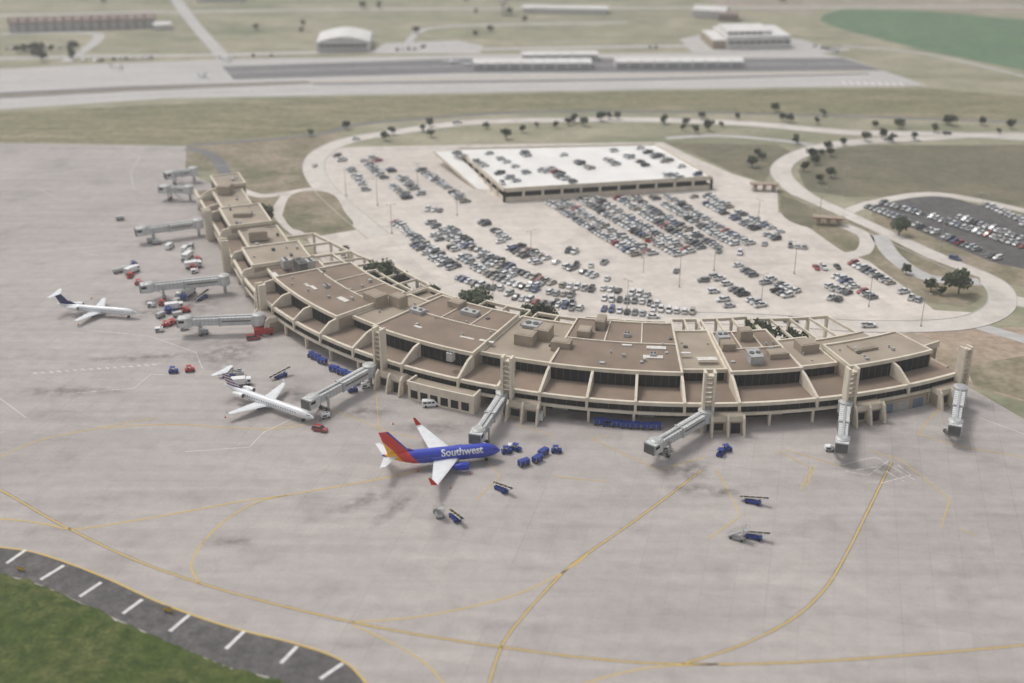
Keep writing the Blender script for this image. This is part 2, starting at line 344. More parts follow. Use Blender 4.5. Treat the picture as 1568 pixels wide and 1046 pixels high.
# ------------------------------------------------------------ terminal
C=(55.,482.); R=166.; TH0=rad(-158)
nx,ny=-math.cos(TH0),-math.sin(TH0)
PB=(C[0]-R*nx,C[1]-R*ny)
def TP(s,o):
    if s<0: return (PB[0]-s*(-ny)+o*nx, PB[1]-s*nx+o*ny)
    th=TH0+s/R; r=R-o
    return (C[0]+r*math.cos(th),C[1]+r*math.sin(th))
def TA(s):
    a=Vector(TP(s-.5,0)); b=Vector(TP(s+.5,0)); d=b-a; return math.atan2(d.y,d.x)
def tb(m,s0,s1,o0,o1,z0,z1,mt,top=None,step=5.0):
    n=max(1,int(round((s1-s0)/step))); vs=[]
    e0=o0 if isinstance(o0,tuple) else (o0,o0); e1=o1 if isinstance(o1,tuple) else (o1,o1)
    for i in range(n+1):
        k=i/n; s=s0+(s1-s0)*k; a=TP(s,e0[0]+(e0[1]-e0[0])*k); b=TP(s,e1[0]+(e1[1]-e1[0])*k)
        vs+=[(a[0],a[1],z0),(b[0],b[1],z0),(b[0],b[1],z1),(a[0],a[1],z1)]
    fs=[];ft=[]
    for i in range(n):
        k=4*i
        fs+=[(k,k+1,k+5,k+4),(k+1,k+2,k+6,k+5),(k+3,k,k+4,k+7)]; ft.append((k+2,k+3,k+7,k+6))
    fs+=[(0,1,2,3),(4*n,4*n+1,4*n+2,4*n+3)]
    m.add(vs,fs,mt); m.add(vs,ft,top or mt)
T=empty('airport_terminal')
walls=MB();roof=MB();trim=MB();glass=MB();plant=MB()
U=[(-106,-90,8,20,12.5,'t'),(-90,-62,6,18,10.2,'t'),(-62,-38,4,20,12,'t'),(-38,-14,7,22,10,'t'),(-14,6,4,25,11.4,'t'),(6,22,9,28,9.6,'r'),
 (22,68,7,36,12,'r'),(68,83,13,38,10.6,'t'),(83,124,9.5,42,12.2,'r'),(124,149,14,44,10.9,'t'),(149,192,11.5,47,12,'r'),(192,207,16,44,10.8,'t'),(207,231,12,40,11.9,'r'),(231,245,15,34,10.7,'t'),(245,277,8.5,24,12.4,'t')]
for s0,s1,of,obk,zt,k in U:
    e=.05
    tb(walls,s0+e,s1-e,of,obk,7.0,zt,M_tan,M_roofr if k=='r' else M_rooft)
    tb(walls,s0+e,s1-e,6.2,obk-.3,.0,6.95,M_tan)
    tb(trim,s0+.02,s1-.02,of-.45,of+.35,zt-.65,zt+.5,M_cream)
    tb(trim,s0+.02,s1-.02,obk-.35,obk+.35,zt-1.0,zt+.5,M_cream)
    tb(trim,s0+.03,s0+.7,of+.35,obk-.35,zt-.8,zt+.5,M_cream); tb(trim,s1-.7,s1-.03,of+.35,obk-.35,zt-.8,zt+.5,M_cream)
    tb(glass,s0+.8,s1-.8,of-.12,of+.1,7.4,zt-.7,M_glass)
    q=s0+2.5
    while q<s1-2: tb(trim,q,q+.14,of-.16,of-.125,7.4,zt-.7,M_dmetal); q+=2.4
    tb(glass,s0+1.2,s1-1.2,obk-.1,obk+.1,3.5,zt-2.5,M_glass)
    if s1-s0>20 and k=='r':
        om=of+.55*(obk-of)
        tb(trim,s0+.8,s1-.8,om,om+.5,zt+.003,zt+.4,M_cream)
        for q in (.35,.68):
            ss=s0+q*(s1-s0); tb(trim,ss,ss+.5,om+.5,obk-.4,zt+.004,zt+.35,M_cream)
tb(walls,-104,281,6,15.9,.0,4.0,M_brickshade)
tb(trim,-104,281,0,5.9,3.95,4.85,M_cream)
tb(walls,-104,281,.9,6.15,4.9,7.1,M_brickshade)
tb(roof,-104,281,.9,16.0,7.1,7.3,M_roofr)
tb(trim,-104,281,-.15,.85,6.95,8.0,M_cream)
tb(glass,-103.5,280.5,.5,.85,4.85,6.95,M_glass)
s=-100
while s<280:
    p=TP(s,.6)
    if not any(abs(s-t)<10 for t in (31,96,140,198,240)): trim.obox(p,TA(s),.7,.8,0,3.94,M_cream)
    tb(glass,s+1.2,s+6,5.85,5.98,.2,3.2,M_shadow if int(s)%3 else M_metal)
    s+=13.2
s=-100
while s<279: tb(trim,s,s+.14,.46,.495,4.85,6.95,M_dmetal); s+=3.1
def fin(m,s,of,zt,w=.8):
    prof=[(-.5,4.85),(-.5,8.4),(of-3.2,zt+.2),(of+.3,zt+.7),(of+.3,7.3),(1.0,7.3)]
    vs=[]
    for ds in (-w/2,w/2):
        for o,z in prof:
            x,y=TP(s,o); t=TA(s); vs.append((x+ds*math.cos(t),y+ds*math.sin(t),z))
    n=len(prof)
    m.add(vs,[tuple(range(n)),tuple(range(n,2*n))]+[(i,(i+1)%n,n+(i+1)%n,n+i) for i in range(n)],M_cream)
for s0,s1,of,obk,zt,k in U:
    n=max(1,int(round((s1-s0)/16.5)))
    for i in range(n+1):
        ss=s0+.4+(s1-s0-.8)*i/n
        if -104<ss<280 and not (k=='t' and i in (0,n) and s0>20): fin(trim,ss,of,zt-1.1 if k=='t' else zt-.9)
def tower(s,o=-1.2,h=19):
    t=TA(s)
    for d in (-1.35,1.35): trim.obox(TP(s,o),t,.75,2.6,0,h,M_cream,dx=d)
    z=8.5
    while z<h-.3:
        trim.obox(TP(s,o),t,1.95,2.0,z,z+.35,M_cream); z+=1.5
TW=[31,96,140,198,240,280.5,-22,-60]
for s,h in zip(TW,[14.5,19,19,19,17.5,17,13,13]): tower(s,h=h)
for s in TW[:6]:
    a,b=s+1,s+10
    if s==280.5: a,b=270,278.5
    tb(walls,a,b,-3.4,5.9,.0,3.9,M_tan); tb(walls,a,b,-3.4,-.2,3.9,5.6,M_cream,M_rooft)
    tb(glass,a+.8,a+3.4,-3.5,-3.38,1.2,3.4,M_shadow); tb(glass,b-3.4,b-.8,-3.5,-3.38,0,3.4,M_shadow)
    for q in (a,b,(a+b)/2):
        p=[(-6.0,0),(-4.6,5.2),(-3.4,6.2),(-3.4,0)]; t=TA(q); vs=[]
        for dd in (-.3,.3):
            for o,z in p:
                x,y=TP(q,o); vs.append((x+dd*math.cos(t),y+dd*math.sin(t),z))
        trim.add(vs,[(0,1,2,3),(4,5,6,7),(0,1,5,4),(1,2,6,5),(2,3,7,6)],M_cream)
tb(walls,109,131,-5,-.2,0,5.4,M_cream,M_rooft); tb(walls,109,131,-.19,5.9,0,3.9,M_tan)
tb(trim,108.8,131.2,-5.3,-4.7,5.0,6.2,M_cream)
tb(trim,108.8,109.4,-4.7,-.2,5.0,6.2,M_cream);tb(trim,130.6,131.2,-4.7,-.2,5.0,6.2,M_cream)
for i in range(6): tb(glass,110+i*3.4,112.4+i*3.4,-5.08,-4.95,.8,3.4,M_shadow)
tb(walls,251,268,-.6,5.8,0,3.9,M_tan)
for i in range(3): tb(glass,252+i*5.5,255.8+i*5.5,-.7,-.58,.1,3.0,M_metal if i%2 else M_bdoor)
tb(walls,283,292,18,26,0,8,M_tan,M_rooft); tb(trim,282.6,292.4,17.6,18.2,6.8,8.8,M_cream)
tb(walls,277.1,283,6,24,0,6.9,M_tan,M_rooft)
def perg(s0,s1,o0,o1,z,n,fill=None,cx=False):
    e=o1 if isinstance(o1,tuple) else (o1,o1)
    tb(trim,s0,s1,(e[0]-.5,e[1]-.5),(e[0]+.5,e[1]+.5),z-1.0,z,M_cream)
    if cx: tb(trim,s0+.36,s1-.36,((o0+e[0])/2-.35,(o0+e[1])/2-.35),((o0+e[0])/2+.35,(o0+e[1])/2+.35),z-.95,z-.08,M_cream)
    for i in range(n+1):
        ss=s0+(s1-s0)*i/n; oo=e[0]+(e[1]-e[0])*i/n
        tb(trim,ss-.35,ss+.35,o0+.36,oo-.5,z-.9,z-.05,M_cream)
        trim.obox(TP(ss,oo),TA(ss),.9,.9,0,z-1,M_cream)
    if fill: tb(roof,s0+.4,s1-.4,o0+.4,(e[0]-.55,e[1]-.55),z-2.2,z-1.8,fill)
perg(-29,-5,22.4,(34.5,42),8.5,2)
perg(-4,24,28.4,(43,51),8.5,3,cx=True)
perg(26,60,36.4,52,9,3,cx=True)
perg(62,82,38.4,50,9,2,M_rooft)
perg(84,122,42.4,54,9.2,3)
perg(126,148,44.4,54,9,2,M_roofr)
perg(150,190,47.4,56,9.2,4,M_roofr)
perg(193,206,44.4,58,9.2,2)
perg(208,232,40.4,58,9.2,3)
perg(233,270,34.4,(56,50),9.2,4)
tb(walls,233,272,24.4,34,0,9.2,M_tan,M_rooft); tb(trim,245.5,272,33.7,34.3,8.2,9.7,M_cream)
def hv(px,py,lx,ly,h,m,z=12.0,top=None,da=0):
    x,y=G(px,py,z); th=math.atan2(y-C[1],x-C[0]); 
    plant.obox((x,y),th+math.pi/2+da,lx,ly,z-1.5,z+h,m,top)
    if m in (M_metal,M_dmetal):
        for q in (-.25,.25):
            c=(x+math.cos(th+math.pi/2)*lx*q,y+math.sin(th+math.pi/2)*lx*q); plant.cyl((*c,z+h),(*c,z+h+.3),min(lx,ly)*.2,min(lx,ly)*.2,10,M_dmetal)
    else: plant.obox((x,y),th+math.pi/2+da,lx*.8,ly*.75,z+h+.001,z+h+.12,M_rooft)
for a in [(460,408,7,3,2.2,M_dmetal),(438,403,4,3,1.6,M_metal),(475,405,4,3,1.8,M_metal),(640,480,5,3,1.6,M_metal),(575,460,7,5,2.6,M_tan),(610,462,5,4,2.4,M_tan),
 (815,508,5,5,3,M_metal),(832,512,5,6,2.6,M_tan),(805,520,6,5,2.4,M_tan),(920,500,3,6,3,M_tan),(895,512,4,5,2,M_tan),(1112,530,4,7,2.2,M_tan),(1140,518,4,4,3.2,M_tan),(1155,552,4,6,2.6,M_metal),(1106,524,3.5,5,2.8,M_metal),(1190,545,6,4,1.6,M_tan),
 (860,530,6,4,2,M_tan),(700,470,5,4,2.2,M_tan),(1235,530,6,5,1.5,M_rooft),(395,360,5,7,2,M_rooft),(372,330,5,7,1.5,M_rooft),(1320,535,8,5,1.2,M_rooft),(345,290,6,5,2,M_tan),(720,482,6,3,1.5,M_metal),(690,545,2,2,1.2,M_metal),(960,515,2,2,1.2,M_metal),(1000,545,2,2,1.,M_metal),(500,440,2,2,1,M_metal)]:
    hv(*a)
rr_=random.Random(5)
for s0,s1,of,obk,zt,k in U:
    for i in range(int((s1-s0)/4)):
        s=rr_.uniform(s0+2,s1-2); o=rr_.uniform(of+2,obk-2); x,y=TP(s,o); h=rr_.uniform(.4,1.1)
        if rr_.random()<.5: plant.cyl((x,y,zt-.1),(x,y,zt+h),.3,.3,8,M_metal)
        else: plant.obox((x,y),TA(s),rr_.uniform(.8,1.8),rr_.uniform(.6,1.2),zt-.1,zt+h,M_metal if rr_.random()<.6 else M_dmetal)
for px,py,w,d in [(525,458,5,2),(480,440,4,1.2),(470,436,3,1),(745,522,5,1.2),(715,517,5,1),(1005,532,6,2),(1000,546,6,2),(1083,549,6,2.2),(1050,540,3,1),(960,528,3,1),(420,420,4,2),(640,500,3,1)]:
    x,y=G(px,py,12.3); th=math.atan2(y-C[1],x-C[0]); plant.obox((x,y),th+math.pi/2,w,d,12.0,12.32,M_patch)
for mb,nm in ((walls,'walls'),(roof,'terrace_roofs'),(trim,'precast_trim'),(glass,'windows'),(plant,'rooftop_plant')): mb.obj(nm,parent=T)

# ------------------------------------------------------------ parking garage
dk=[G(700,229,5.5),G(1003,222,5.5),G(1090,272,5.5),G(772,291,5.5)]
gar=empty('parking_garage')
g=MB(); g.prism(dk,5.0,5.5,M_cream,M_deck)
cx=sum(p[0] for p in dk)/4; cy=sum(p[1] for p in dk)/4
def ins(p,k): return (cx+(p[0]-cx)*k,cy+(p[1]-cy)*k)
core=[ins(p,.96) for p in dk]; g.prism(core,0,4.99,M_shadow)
for i in range(4):
    a=Vector(dk[i]);b=Vector(dk[(i+1)%4]); L=(b-a).length; n=int(L/8)
    g.beam((*a,5.4),(*b,5.4),.35,1.9,M_cream); g.beam((*a,1.1),(*b,1.1),.3,2.1,M_cream)
    for k in range(n+1):
        p=a.lerp(b,k/n); g.box(p.x-.55,p.x+.55,p.y-.55,p.y+.55,0,5.0,M_cream)
g.obj('structure',parent=gar)
r=MB()
r.add([(*G(664,233,5.3),5.3),(*G(692,231,5.3),5.3),(*G(760,291,.2),.2),(*G(728,290,.2),.2)],[(0,1,2,3)],M_deck)
r.beam((*G(664,233,5.3),5.5),(*G(728,290,.2),.6),.3,1.2,M_cream)
r.obj('ramp',parent=gar)

# ------------------------------------------------------------ cars
paints={}
for nm,c in {'white':(.80,.80,.79),'silver':(.50,.51,.52),'grey':(.20,.205,.21),'black':(.025,.025,.028),'red':(.36,.03,.025),'blue':(.04,.075,.20),'tan':(.42,.37,.30)}.items():
    paints[nm]=mat('paint_'+nm,c,rough=.28,spec=.5,coat=.6,scale=2,metal=.2 if nm in('silver','grey') else 0)
M_cg=mat('car_glass',(.03,.035,.04),(.04,.045,.05),1,rough=.08,spec=.6)
M_lampr=mat('tail_lamp',(.4,.01,.01)); M_lampw=mat('head_lamp',(.8,.8,.75),rough=.2)
def ring4(st):
    out=[]
    for x,hw,z0,z1 in st: out.append([(x,-hw,z0),(x,hw,z0),(x,hw*.95,z1),(x,-hw*.95,z1)])
    return out
def car_mesh(kind,paint):
    m=MB()
    if kind=='sedan': st=[(-2.35,.72,.42,.85),(-2.2,.86,.28,.98),(-1.2,.9,.24,1.0),(.9,.9,.24,.98),(1.9,.87,.26,.84),(2.25,.8,.32,.72),(2.35,.68,.38,.6)]; gb=(-1.75,1.15,.8); gt=(-1.0,.2,.62,1.45); zb=.97
    elif kind=='suv': st=[(-2.35,.78,.45,1.0),(-2.25,.9,.35,1.1),(0,.93,.32,1.1),(1.1,.93,.32,1.08),(2.1,.88,.36,.98),(2.35,.75,.42,.8)]; gb=(-2.2,1.2,.86); gt=(-1.95,.45,.68,1.75); zb=1.07
    else: st=[(-2.75,.85,.55,1.1),(-2.7,.93,.45,1.12),(0,.95,.42,1.12),(1.4,.95,.42,1.12),(2.5,.92,.46,1.05),(2.75,.78,.5,.9)]; gb=(-.7,1.45,.86); gt=(-.5,.8,.68,1.8); zb=1.1
    rs=ring4(st); vs=[p for q in rs for p in q]; n=len(rs); fs=[(0,1,2,3),(4*n-4,4*n-3,4*n-2,4*n-1)]
    for i in range(n-1):
        for k in range(4): fs.append((4*i+k,4*i+(k+1)%4,4*i+4+(k+1)%4,4*i+4+k))
    m.add(vs,fs,paint)
    b0,b1,bw=gb; t0,t1,tw,tz=gt
    vs=[(b0,-bw,zb),(b1,-bw,zb),(b1,bw,zb),(b0,bw,zb),(t0,-tw,tz),(t1,-tw,tz),(t1,tw,tz),(t0,tw,tz)]
    m.add(vs,[(0,1,5,4),(1,2,6,5),(2,3,7,6),(3,0,4,7)],M_cg)
    rv=[(t0-.06,-tw-.04,tz-.02),(t1+.06,-tw-.04,tz-.02),(t1+.06,tw+.04,tz-.02),(t0-.06,tw+.04,tz-.02),(t0+.1,-tw+.08,tz+.05),(t1-.1,-tw+.08,tz+.05),(t1-.1,tw-.08,tz+.05),(t0+.1,tw-.08,tz+.05)]
    m.hexa(rv,paint)
    sx=(b0+b1)/2
    for sgn in (-1,1): m.beam((sx,sgn*bw,zb),(sx,sgn*tw,tz),.1,.06,paint)
    if kind=='pickup':
        m.box(-2.6,-.85,-.72,.72,1.125,1.13,M_tyre)
        for y in (-.82,.82): m.box(-2.7,-.75,y-.07,y+.07,1.12,1.3,paint)
        m.box(-2.72,-2.62,-.74,.74,1.12,1.3,paint)
    wx=1.45 if kind!='pickup' else 1.75; wr=.33 if kind=='sedan' else .38
    for x in (-wx,wx):
        for y in (-.84,.84):
            m.cyl((x,y-.1,wr),(x,y+.1,wr),wr,wr,12,M_tyre); m.cyl((x,y-.112 if y<0 else y+.05,wr),(x,y-.05 if y<0 else y+.112,wr),wr*.55,wr*.55,8,M_metal)
    xf,xr=st[-1][0],st[0][0]
    for y in (-.6,.6):
        m.box(xf-.1,xf-.02,y-.14,y+.14,st[-1][3]-.05,st[-1][3]+.1,M_lampw); m.box(xr+.02,xr+.1,y-.12,y+.12,st[0][3]-.15,st[0][3]+.02,M_lampr)
    return m.mesh('car_'+kind)
CM=[]
for kind,kw in (('sedan',5),('suv',5),('pickup',3)):
    for pn,w in (('white',40),('silver',20),('grey',12),('black',13),('red',4),('blue',5),('tan',6)):
        CM.append((car_mesh(kind,paints[pn]),kw*w,kind))
CW=[c[1] for c in CM]
ncar=0
placed=[]
def put_car(x,y,z,ang):
    global ncar
    for (a,b) in placed[-400:]:
        if (a-x)**2+(b-y)**2<2.4**2: return
    c=random.choices(CM,CW)[0]
    if random.random()<.5: ang+=math.pi
    put(c[0],'parked_pickup' if c[2]=='pickup' else 'parked_car',(x,y,z),ang+random.uniform(-.03,.03)); ncar+=1; placed.append((x,y))
SM=MB()
def row(pts,fill=.9,z=.055,sp=2.75,dz=0,ang=None,stalls=True):
    ln=smooth_line([p for p in pts]) if len(pts)>2 else [Vector(G(*p)) for p in pts]
    if dz: ln=[Vector(G(*p,dz)) for p in pts]; z=dz+.02
    acc=0
    for a,b in zip(ln,ln[1:]):
        L=(b-a).length; d=(b-a).normalized(); t=acc; nn=Vector((-d.y,d.x))
        while t<L:
            p=a+d*t
            if stalls:
                q=p+d*sp/2; ribbon_into(SM,[q-nn*2.5,q+nn*2.5],.13,z+.012,M_whi)
            if random.random()<fill:
                th=math.atan2(d.y,d.x)+math.pi/2 if ang is None else ang
                j=random.uniform(-.35,.35); put_car(p.x+math.cos(th)*j,p.y+math.sin(th)*j,z,th)
            t+=sp
        acc=t-L
rows=[([(517,240),(545,270),(560,292)],.35),([(552,243),(590,275),(625,305)],.75),([(572,243),(610,270),(650,303)],.7),([(645,262),(680,285),(712,310)],.8),
([(606,342),(640,368),(700,412)],.9),([(655,322),(680,324)],.6),([(655,340),(705,375),(740,385)],.75),
([(690,350),(715,372),(790,415),(850,437)],.85),([(664,362),(708,389),(760,415),(830,440)],.6),
([(740,342),(790,375),(850,402),(910,408)],.4),([(765,372),(800,392),(840,412)],.7),
([(708,396),(750,422),(810,443),(885,455)],.9),([(735,394),(780,416),(850,436),(920,446)],.9),([(850,405),(915,425)],.55),
([(703,427),(740,440),(768,443)],.85),([(636,376),(672,402),(700,416)],.7),([(790,457),(840,467),(888,474)],.95),([(770,449),(820,462),(880,466)],.7),
([(930,428),(965,432)],.6),([(925,443),(1000,456)],.8),([(925,459),(1008,466)],.95),([(925,475),(990,482)],.9),([(1000,475),(1065,480)],.8),([(935,398),(960,405)],.5),
([(1065,415),(1085,440),(1118,472)],.5),([(1095,425),(1125,445),(1165,470)],.75),([(1130,408),(1180,440),(1230,470)],.6),([(1160,418),(1200,440),(1220,450)],.6),([(1090,385),(1140,390)],.6),([(1210,378),(1235,380)],.6),([(1025,415),(1045,418)],.7),
([(1250,412),(1285,410)],.7),([(1262,455),(1290,462)],.9),([(1270,440),(1310,455)],.7),([(1280,425),(1345,462)],.85),([(1305,405),(1375,442)],.85),([(1340,425),(1385,450)],.4),([(1395,458),(1415,462)],.9),([(850,383),(885,388)],.5),([(905,400),(935,405)],.5),([(1150,372),(1195,378)],.4)]
for x0,y0,x1,y1,f in [(843,312,975,392,.94),(890,307,1038,392,.96),(948,305,1078,383,.92),(1000,303,1128,378,.9),(1062,303,1190,368,.65)]:
    rows.append(([(x0,y0),((x0+x1)/2-2,(y0+y1)/2),(x1,y1)],f)); rows.append(([(x0+22,y0-1),((x0+x1)/2+21,(y0+y1)/2-1),(x1+23,y1-2)],f*.95))
for p,f in rows: row(p,f)
for p,f in [([(1330,318),(1400,345),(1530,398)],.85),([(1352,312),(1450,341),(1568,380)],.85),([(1470,335),(1568,368)],.9),([(1510,316),(1568,340)],.9),([(1568,345),(1660,375)],.8)]: row(p,f,z=.065)
for p,f in [([(700,236),(735,252),(795,280)],.35),([(745,234),(800,262),(840,283)],.4),([(800,235),(870,275)],.55),([(830,262),(880,280)],.8),([(850,232),(910,262)],.35),([(905,232),(960,262)],.3),([(940,232),(1010,265)],.4),([(960,240),(1040,275)],.35),([(980,228),(1030,255)],.45),([(1010,240),(1070,270)],.5),([(1000,270),(1080,268)],.35),([(760,282),(800,279)],.4),([(740,230),(780,231)],.5)]: row(p,f*.85,dz=5.5)
for p,f in [([(165,92),(235,90)],.5),([(120,93),(160,94)],.5),([(590,78),(640,76)],.5),([(640,72),(690,78)],.5),([(1240,70),(1285,80)],.8),([(960,72),(1010,74)],.3),([(0,76),(110,74)],.5),([(350,88),(420,86)],.3)]: row(p,f,sp=4,stalls=False)
SM.obj('stall_markings')
for px,py,a in [(1360,215,5),(700,189,8),(1450,206,5),(1462,398,-40),(545,214,25),(482,255,80),(1210,493,0),(1330,501,3),(1000,487,0)]:
    put(random.choices(CM,CW)[0][0],'moving_car',(*G(px,py),.09),rad(a))

# ------------------------------------------------------------ aircraft
def section(x,c,t):
    return [(x,0),(x-.08*c,t*.35),(x-.35*c,t*.5),(x-c,.02),(x-.35*c,-t*.4),(x-.08*c,-t*.3)]
def wing(m,r,rc,t,tc,th,mt,vert=False):
    a=[];b=[]
    for (x,y,z),c,k,l in ((r,rc,1,a),(t,tc,.45,b)):
        for px,pz in section(x,c,th*k): l.append((px,y,z+pz) if not vert else (px,y+pz,z))
    n=len(a); m.add(a+b,[(i,(i+1)%n,n+(i+1)%n,n+i) for i in range(n)]+[tuple(range(n)),tuple(range(n,2*n))],mt)
def tail_mat(name,body,stops,k):
    m,nt,b=newmat(name); tc=nt.nodes.new('ShaderNodeTexCoord'); s=nt.nodes.new('ShaderNodeSeparateXYZ'); nt.links.new(tc.outputs['Object'],s.inputs[0])
    a=nt.nodes.new('ShaderNodeMath'); a.operation='MULTIPLY'; a.inputs[1].default_value=-k; nt.links.new(s.outputs[2],a.inputs[0])
    c=nt.nodes.new('ShaderNodeMath'); c.operation='SUBTRACT'; nt.links.new(a.outputs[0],c.inputs[0]); nt.links.new(s.outputs[0],c.inputs[1])
    v=ramp(nt,c.outputs[0],0,40)
    r=nt.nodes.new('ShaderNodeValToRGB'); cr=r.color_ramp; cr.interpolation='CONSTANT'; cr.elements[0].position=0; cr.elements[0].color=(*body,1); cr.elements[1].position=stops[0][0]/40; cr.elements[1].color=(*stops[0][1],1)
    for p,col in stops[1:]: e=cr.elements.new(p/40); e.color=(*col,1)
    nt.links.new(v,r.inputs[0]); nt.links.new(r.outputs[0],b.inputs['Base Color'])
    b.inputs['Roughness'].default_value=.3; b.inputs['Coat Weight'].default_value=.3
    return m
def airliner(name,nose,tail,L,r,zc,body,fin,wingc,semi,eng,lowwing,ttail,winglet,fincfg,wlm=None):
    nose=Vector(nose);tail=Vector(tail); d=(nose-tail).normalized(); ang=math.atan2(d.y,d.x)
    E=empty(name,(nose.x,nose.y,.1)); E.rotation_euler=(0,0,ang)
    m=MB()
    prof=[(0,.02,-.25),(-.012,.25,-.22),(-.03,.45,-.17),(-.06,.7,-.1),(-.10,.9,-.03),(-.15,1,0),(-.3,1,0),(-.5,1,0),(-.66,1,0),(-.75,.93,.07),(-.84,.72,.26),(-.92,.44,.48),(-.98,.18,.66),(-1,.08,.7)]
    m.loft([(x*L,q*r,q*r*1.05,0,zc+dz*r) for x,q,dz in prof],24,body); m.obj('fuselage',True,E)
    m=MB()
    for sg in (-1,1):
        x=-.17*L
        while x>-.74*L:
            ph=.26; yy=sg*(r+.01)*math.cos(ph); z=zc+(r*1.05)*math.sin(ph); m.box(x-.13,x+.13,yy-.03,yy+.03,z-.17,z+.17,M_glass)
            x-=.95
        m.add([(-.035*L,sg*.08*r,zc+.36*r),(-.035*L,sg*.42*r,zc+.22*r),(-.062*L,sg*.66*r,zc+.34*r),(-.066*L,sg*.1*r,zc+.70*r)],[(0,1,2,3)],M_glass)
    m.obj('windows',False,E)
    m=MB(); rootx,rc,tipx,tc,z0,z1=wingc
    for sg in (-1,1):
        wing(m,(rootx,sg*r*.3,z0),rc,(tipx,sg*semi,z1),tc,.7,M_wing)
        for q in (.35,.6): 
            xx=rootx+(tipx-rootx)*q-(rc+(tc-rc)*q)*.8; m.loft([(xx+1,.05,.05,sg*semi*q,z0-.2+(z1-z0)*q),(xx,.22,.25,sg*semi*q,z0-.25+(z1-z0)*q),(xx-1.4,.04,.04,sg*semi*q,z0-.1+(z1-z0)*q)],8,M_wing)
    m.loft([(rootx+1.5,.2,.1,0,z0),(rootx-.5,r*.95,.7,0,z0-.15),(rootx-rc,r*.95,.7,0,z0-.1),(rootx-rc-2,.3,.1,0,z0)],16,body)
    m.obj('wings',True,E)
    if winglet:
        m=MB()
        for sg in (-1,1): wing(m,(tipx,sg*semi,z1),tc,(tipx-winglet*.75,sg*(semi+.25),z1+winglet),tc*.4,.15,wlm or M_white,True)
        m.obj('winglets',True,E)
    m=MB(); fx,fc,ftx,ftc,fz0,fz1=fincfg
    wing(m,(fx,0,fz0),fc,(ftx,0,fz1),ftc,.5,fin,True)
    wing(m,(fx+2.6,0,fz0-.2),3.2,(fx-.8,0,fz0+1.5),.6,.25,fin,True)
    m.obj('tail_fin',True,E)
    m=MB()
    for sg in (-1,1):
        if ttail: wing(m,(ftx-.1,0,fz1),ftc*.9,(ftx-1.9,sg*4.2,fz1+.1),1.1,.25,M_wing)
        else: wing(m,(-.865*L,sg*.3,zc+r*.45),4.0,(-.865*L-4.2,sg*6.6,zc+r*.75),1.4,.35,M_wing)
    m.obj('tailplane',True,E)
    m=MB(); ex,ey,ez,er,el,em=eng
    for sg in (-1,1):
        m.loft([(ex-.02,er*.86,er*.86,sg*ey,ez),(ex+.02,er*.93,er*.93,sg*ey,ez),(ex-.2,er,er,sg*ey,ez),(ex-el*.5,er*1.02,er*1.02,sg*ey,ez),(ex-el,er*.7,er*.7,sg*ey,ez),(ex-el-.7,er*.3,er*.3,sg*ey,ez)],18,em)
        m.cyl((ex+.025,sg*ey,ez),(ex+.03,sg*ey,ez),er*.8,er*.8,18,M_dmetal)
        if ey>3: m.hexa([(ex-1.0,sg*ey-.15,ez+er*.7),(ex-el,sg*ey-.15,ez+er*.5),(ex-el,sg*ey+.15,ez+er*.5),(ex-1.0,sg*ey+.15,ez+er*.7),(ex-1.6,sg*ey-.15,z0+.35),(ex-el-1,sg*ey-.15,z0+.3),(ex-el-1,sg*ey+.15,z0+.3),(ex-1.6,sg*ey+.15,z0+.35)],em)
        else: m.beam((ex-el*.5,sg*r*.7,ez),(ex-el*.5,sg*ey,ez),el*.5,.25,body)
    m.obj('engines',True,E)
    m=MB()
    for x,y in ((-.12*L,0),(rootx-rc*.75,2.4*r/1.9),(rootx-rc*.75,-2.4*r/1.9)):
        m.cyl((x,y,.4),(x,y,zc-r*.6),.12,.14,8,M_metal)
        for dy in (-.28,.28): m.cyl((x,y+dy-.13,.42),(x,y+dy+.13,.42),.42,.42,14,M_tyre)
    m.obj('landing_gear',False,E)
    return E,ang
M_wing=mat('wing_grey',(.76,.77,.78),(.68,.69,.70),.5,rough=.4)
BL=(.020,.045,.44); RD=(.64,.03,.018); YE=(.88,.44,.015)
M_sw=tail_mat('blue_livery',BL,[(20.6,RD),(24.2,YE),(27.2,BL)],.9)
M_swl=mat('red_winglet',RD); M_wb=mat('blue_nacelle',BL,rough=.3)
E1,_=airliner('passenger_jet',G(766,688,3.2),G(600,704,3.2),32.5,1.95,3.35,M_sw,M_sw,(-11.3,7.2,-19.6,1.7,2.4,3.9),16.6,(-9.6,4.9,1.75,1.1,3.8,M_wb),True,False,2.4,(-24.3,6.6,-30.6,2.6,4.6,11.8),M_swl)
def lettering(E,txt,size,x0,side,r,zc,phi0,m,bold=.03):
    cu=bpy.data.curves.new('t','FONT'); cu.body=txt; cu.size=size; cu.offset=bold; cu.resolution_u=3
    o=bpy.data.objects.new('t',cu); scene.collection.objects.link(o); bpy.context.view_layer.update()
    me=bpy.data.meshes.new_from_object(o.evaluated_get(bpy.context.evaluated_depsgraph_get())); bpy.data.objects.remove(o)
    bm=bmesh.new(); bm.from_mesh(me)
    for k in range(7):
        zc_=k*size*.15-.2
        bmesh.ops.bisect_plane(bm,geom=bm.verts[:]+bm.edges[:]+bm.faces[:],plane_co=(0,zc_,0),plane_no=(0,1,0))
    W=max(v.co.x for v in bm.verts)
    for v in bm.verts:
        ph=phi0+v.co.y/r; rr=r+.035
        x=x0+v.co.x if side<0 else x0+W-v.co.x
        v.co=Vector((x,side*rr*math.cos(ph),zc+rr*1.05*math.sin(ph)))
    bm.to_mesh(me); bm.free(); me.materials.clear(); me.materials.append(m)
    put(me,'lettering',parent=E)
for sd in (-1,1): lettering(E1,'Southwest',2.7,-16.6,sd,1.95,3.35,.18,M_white,.07)
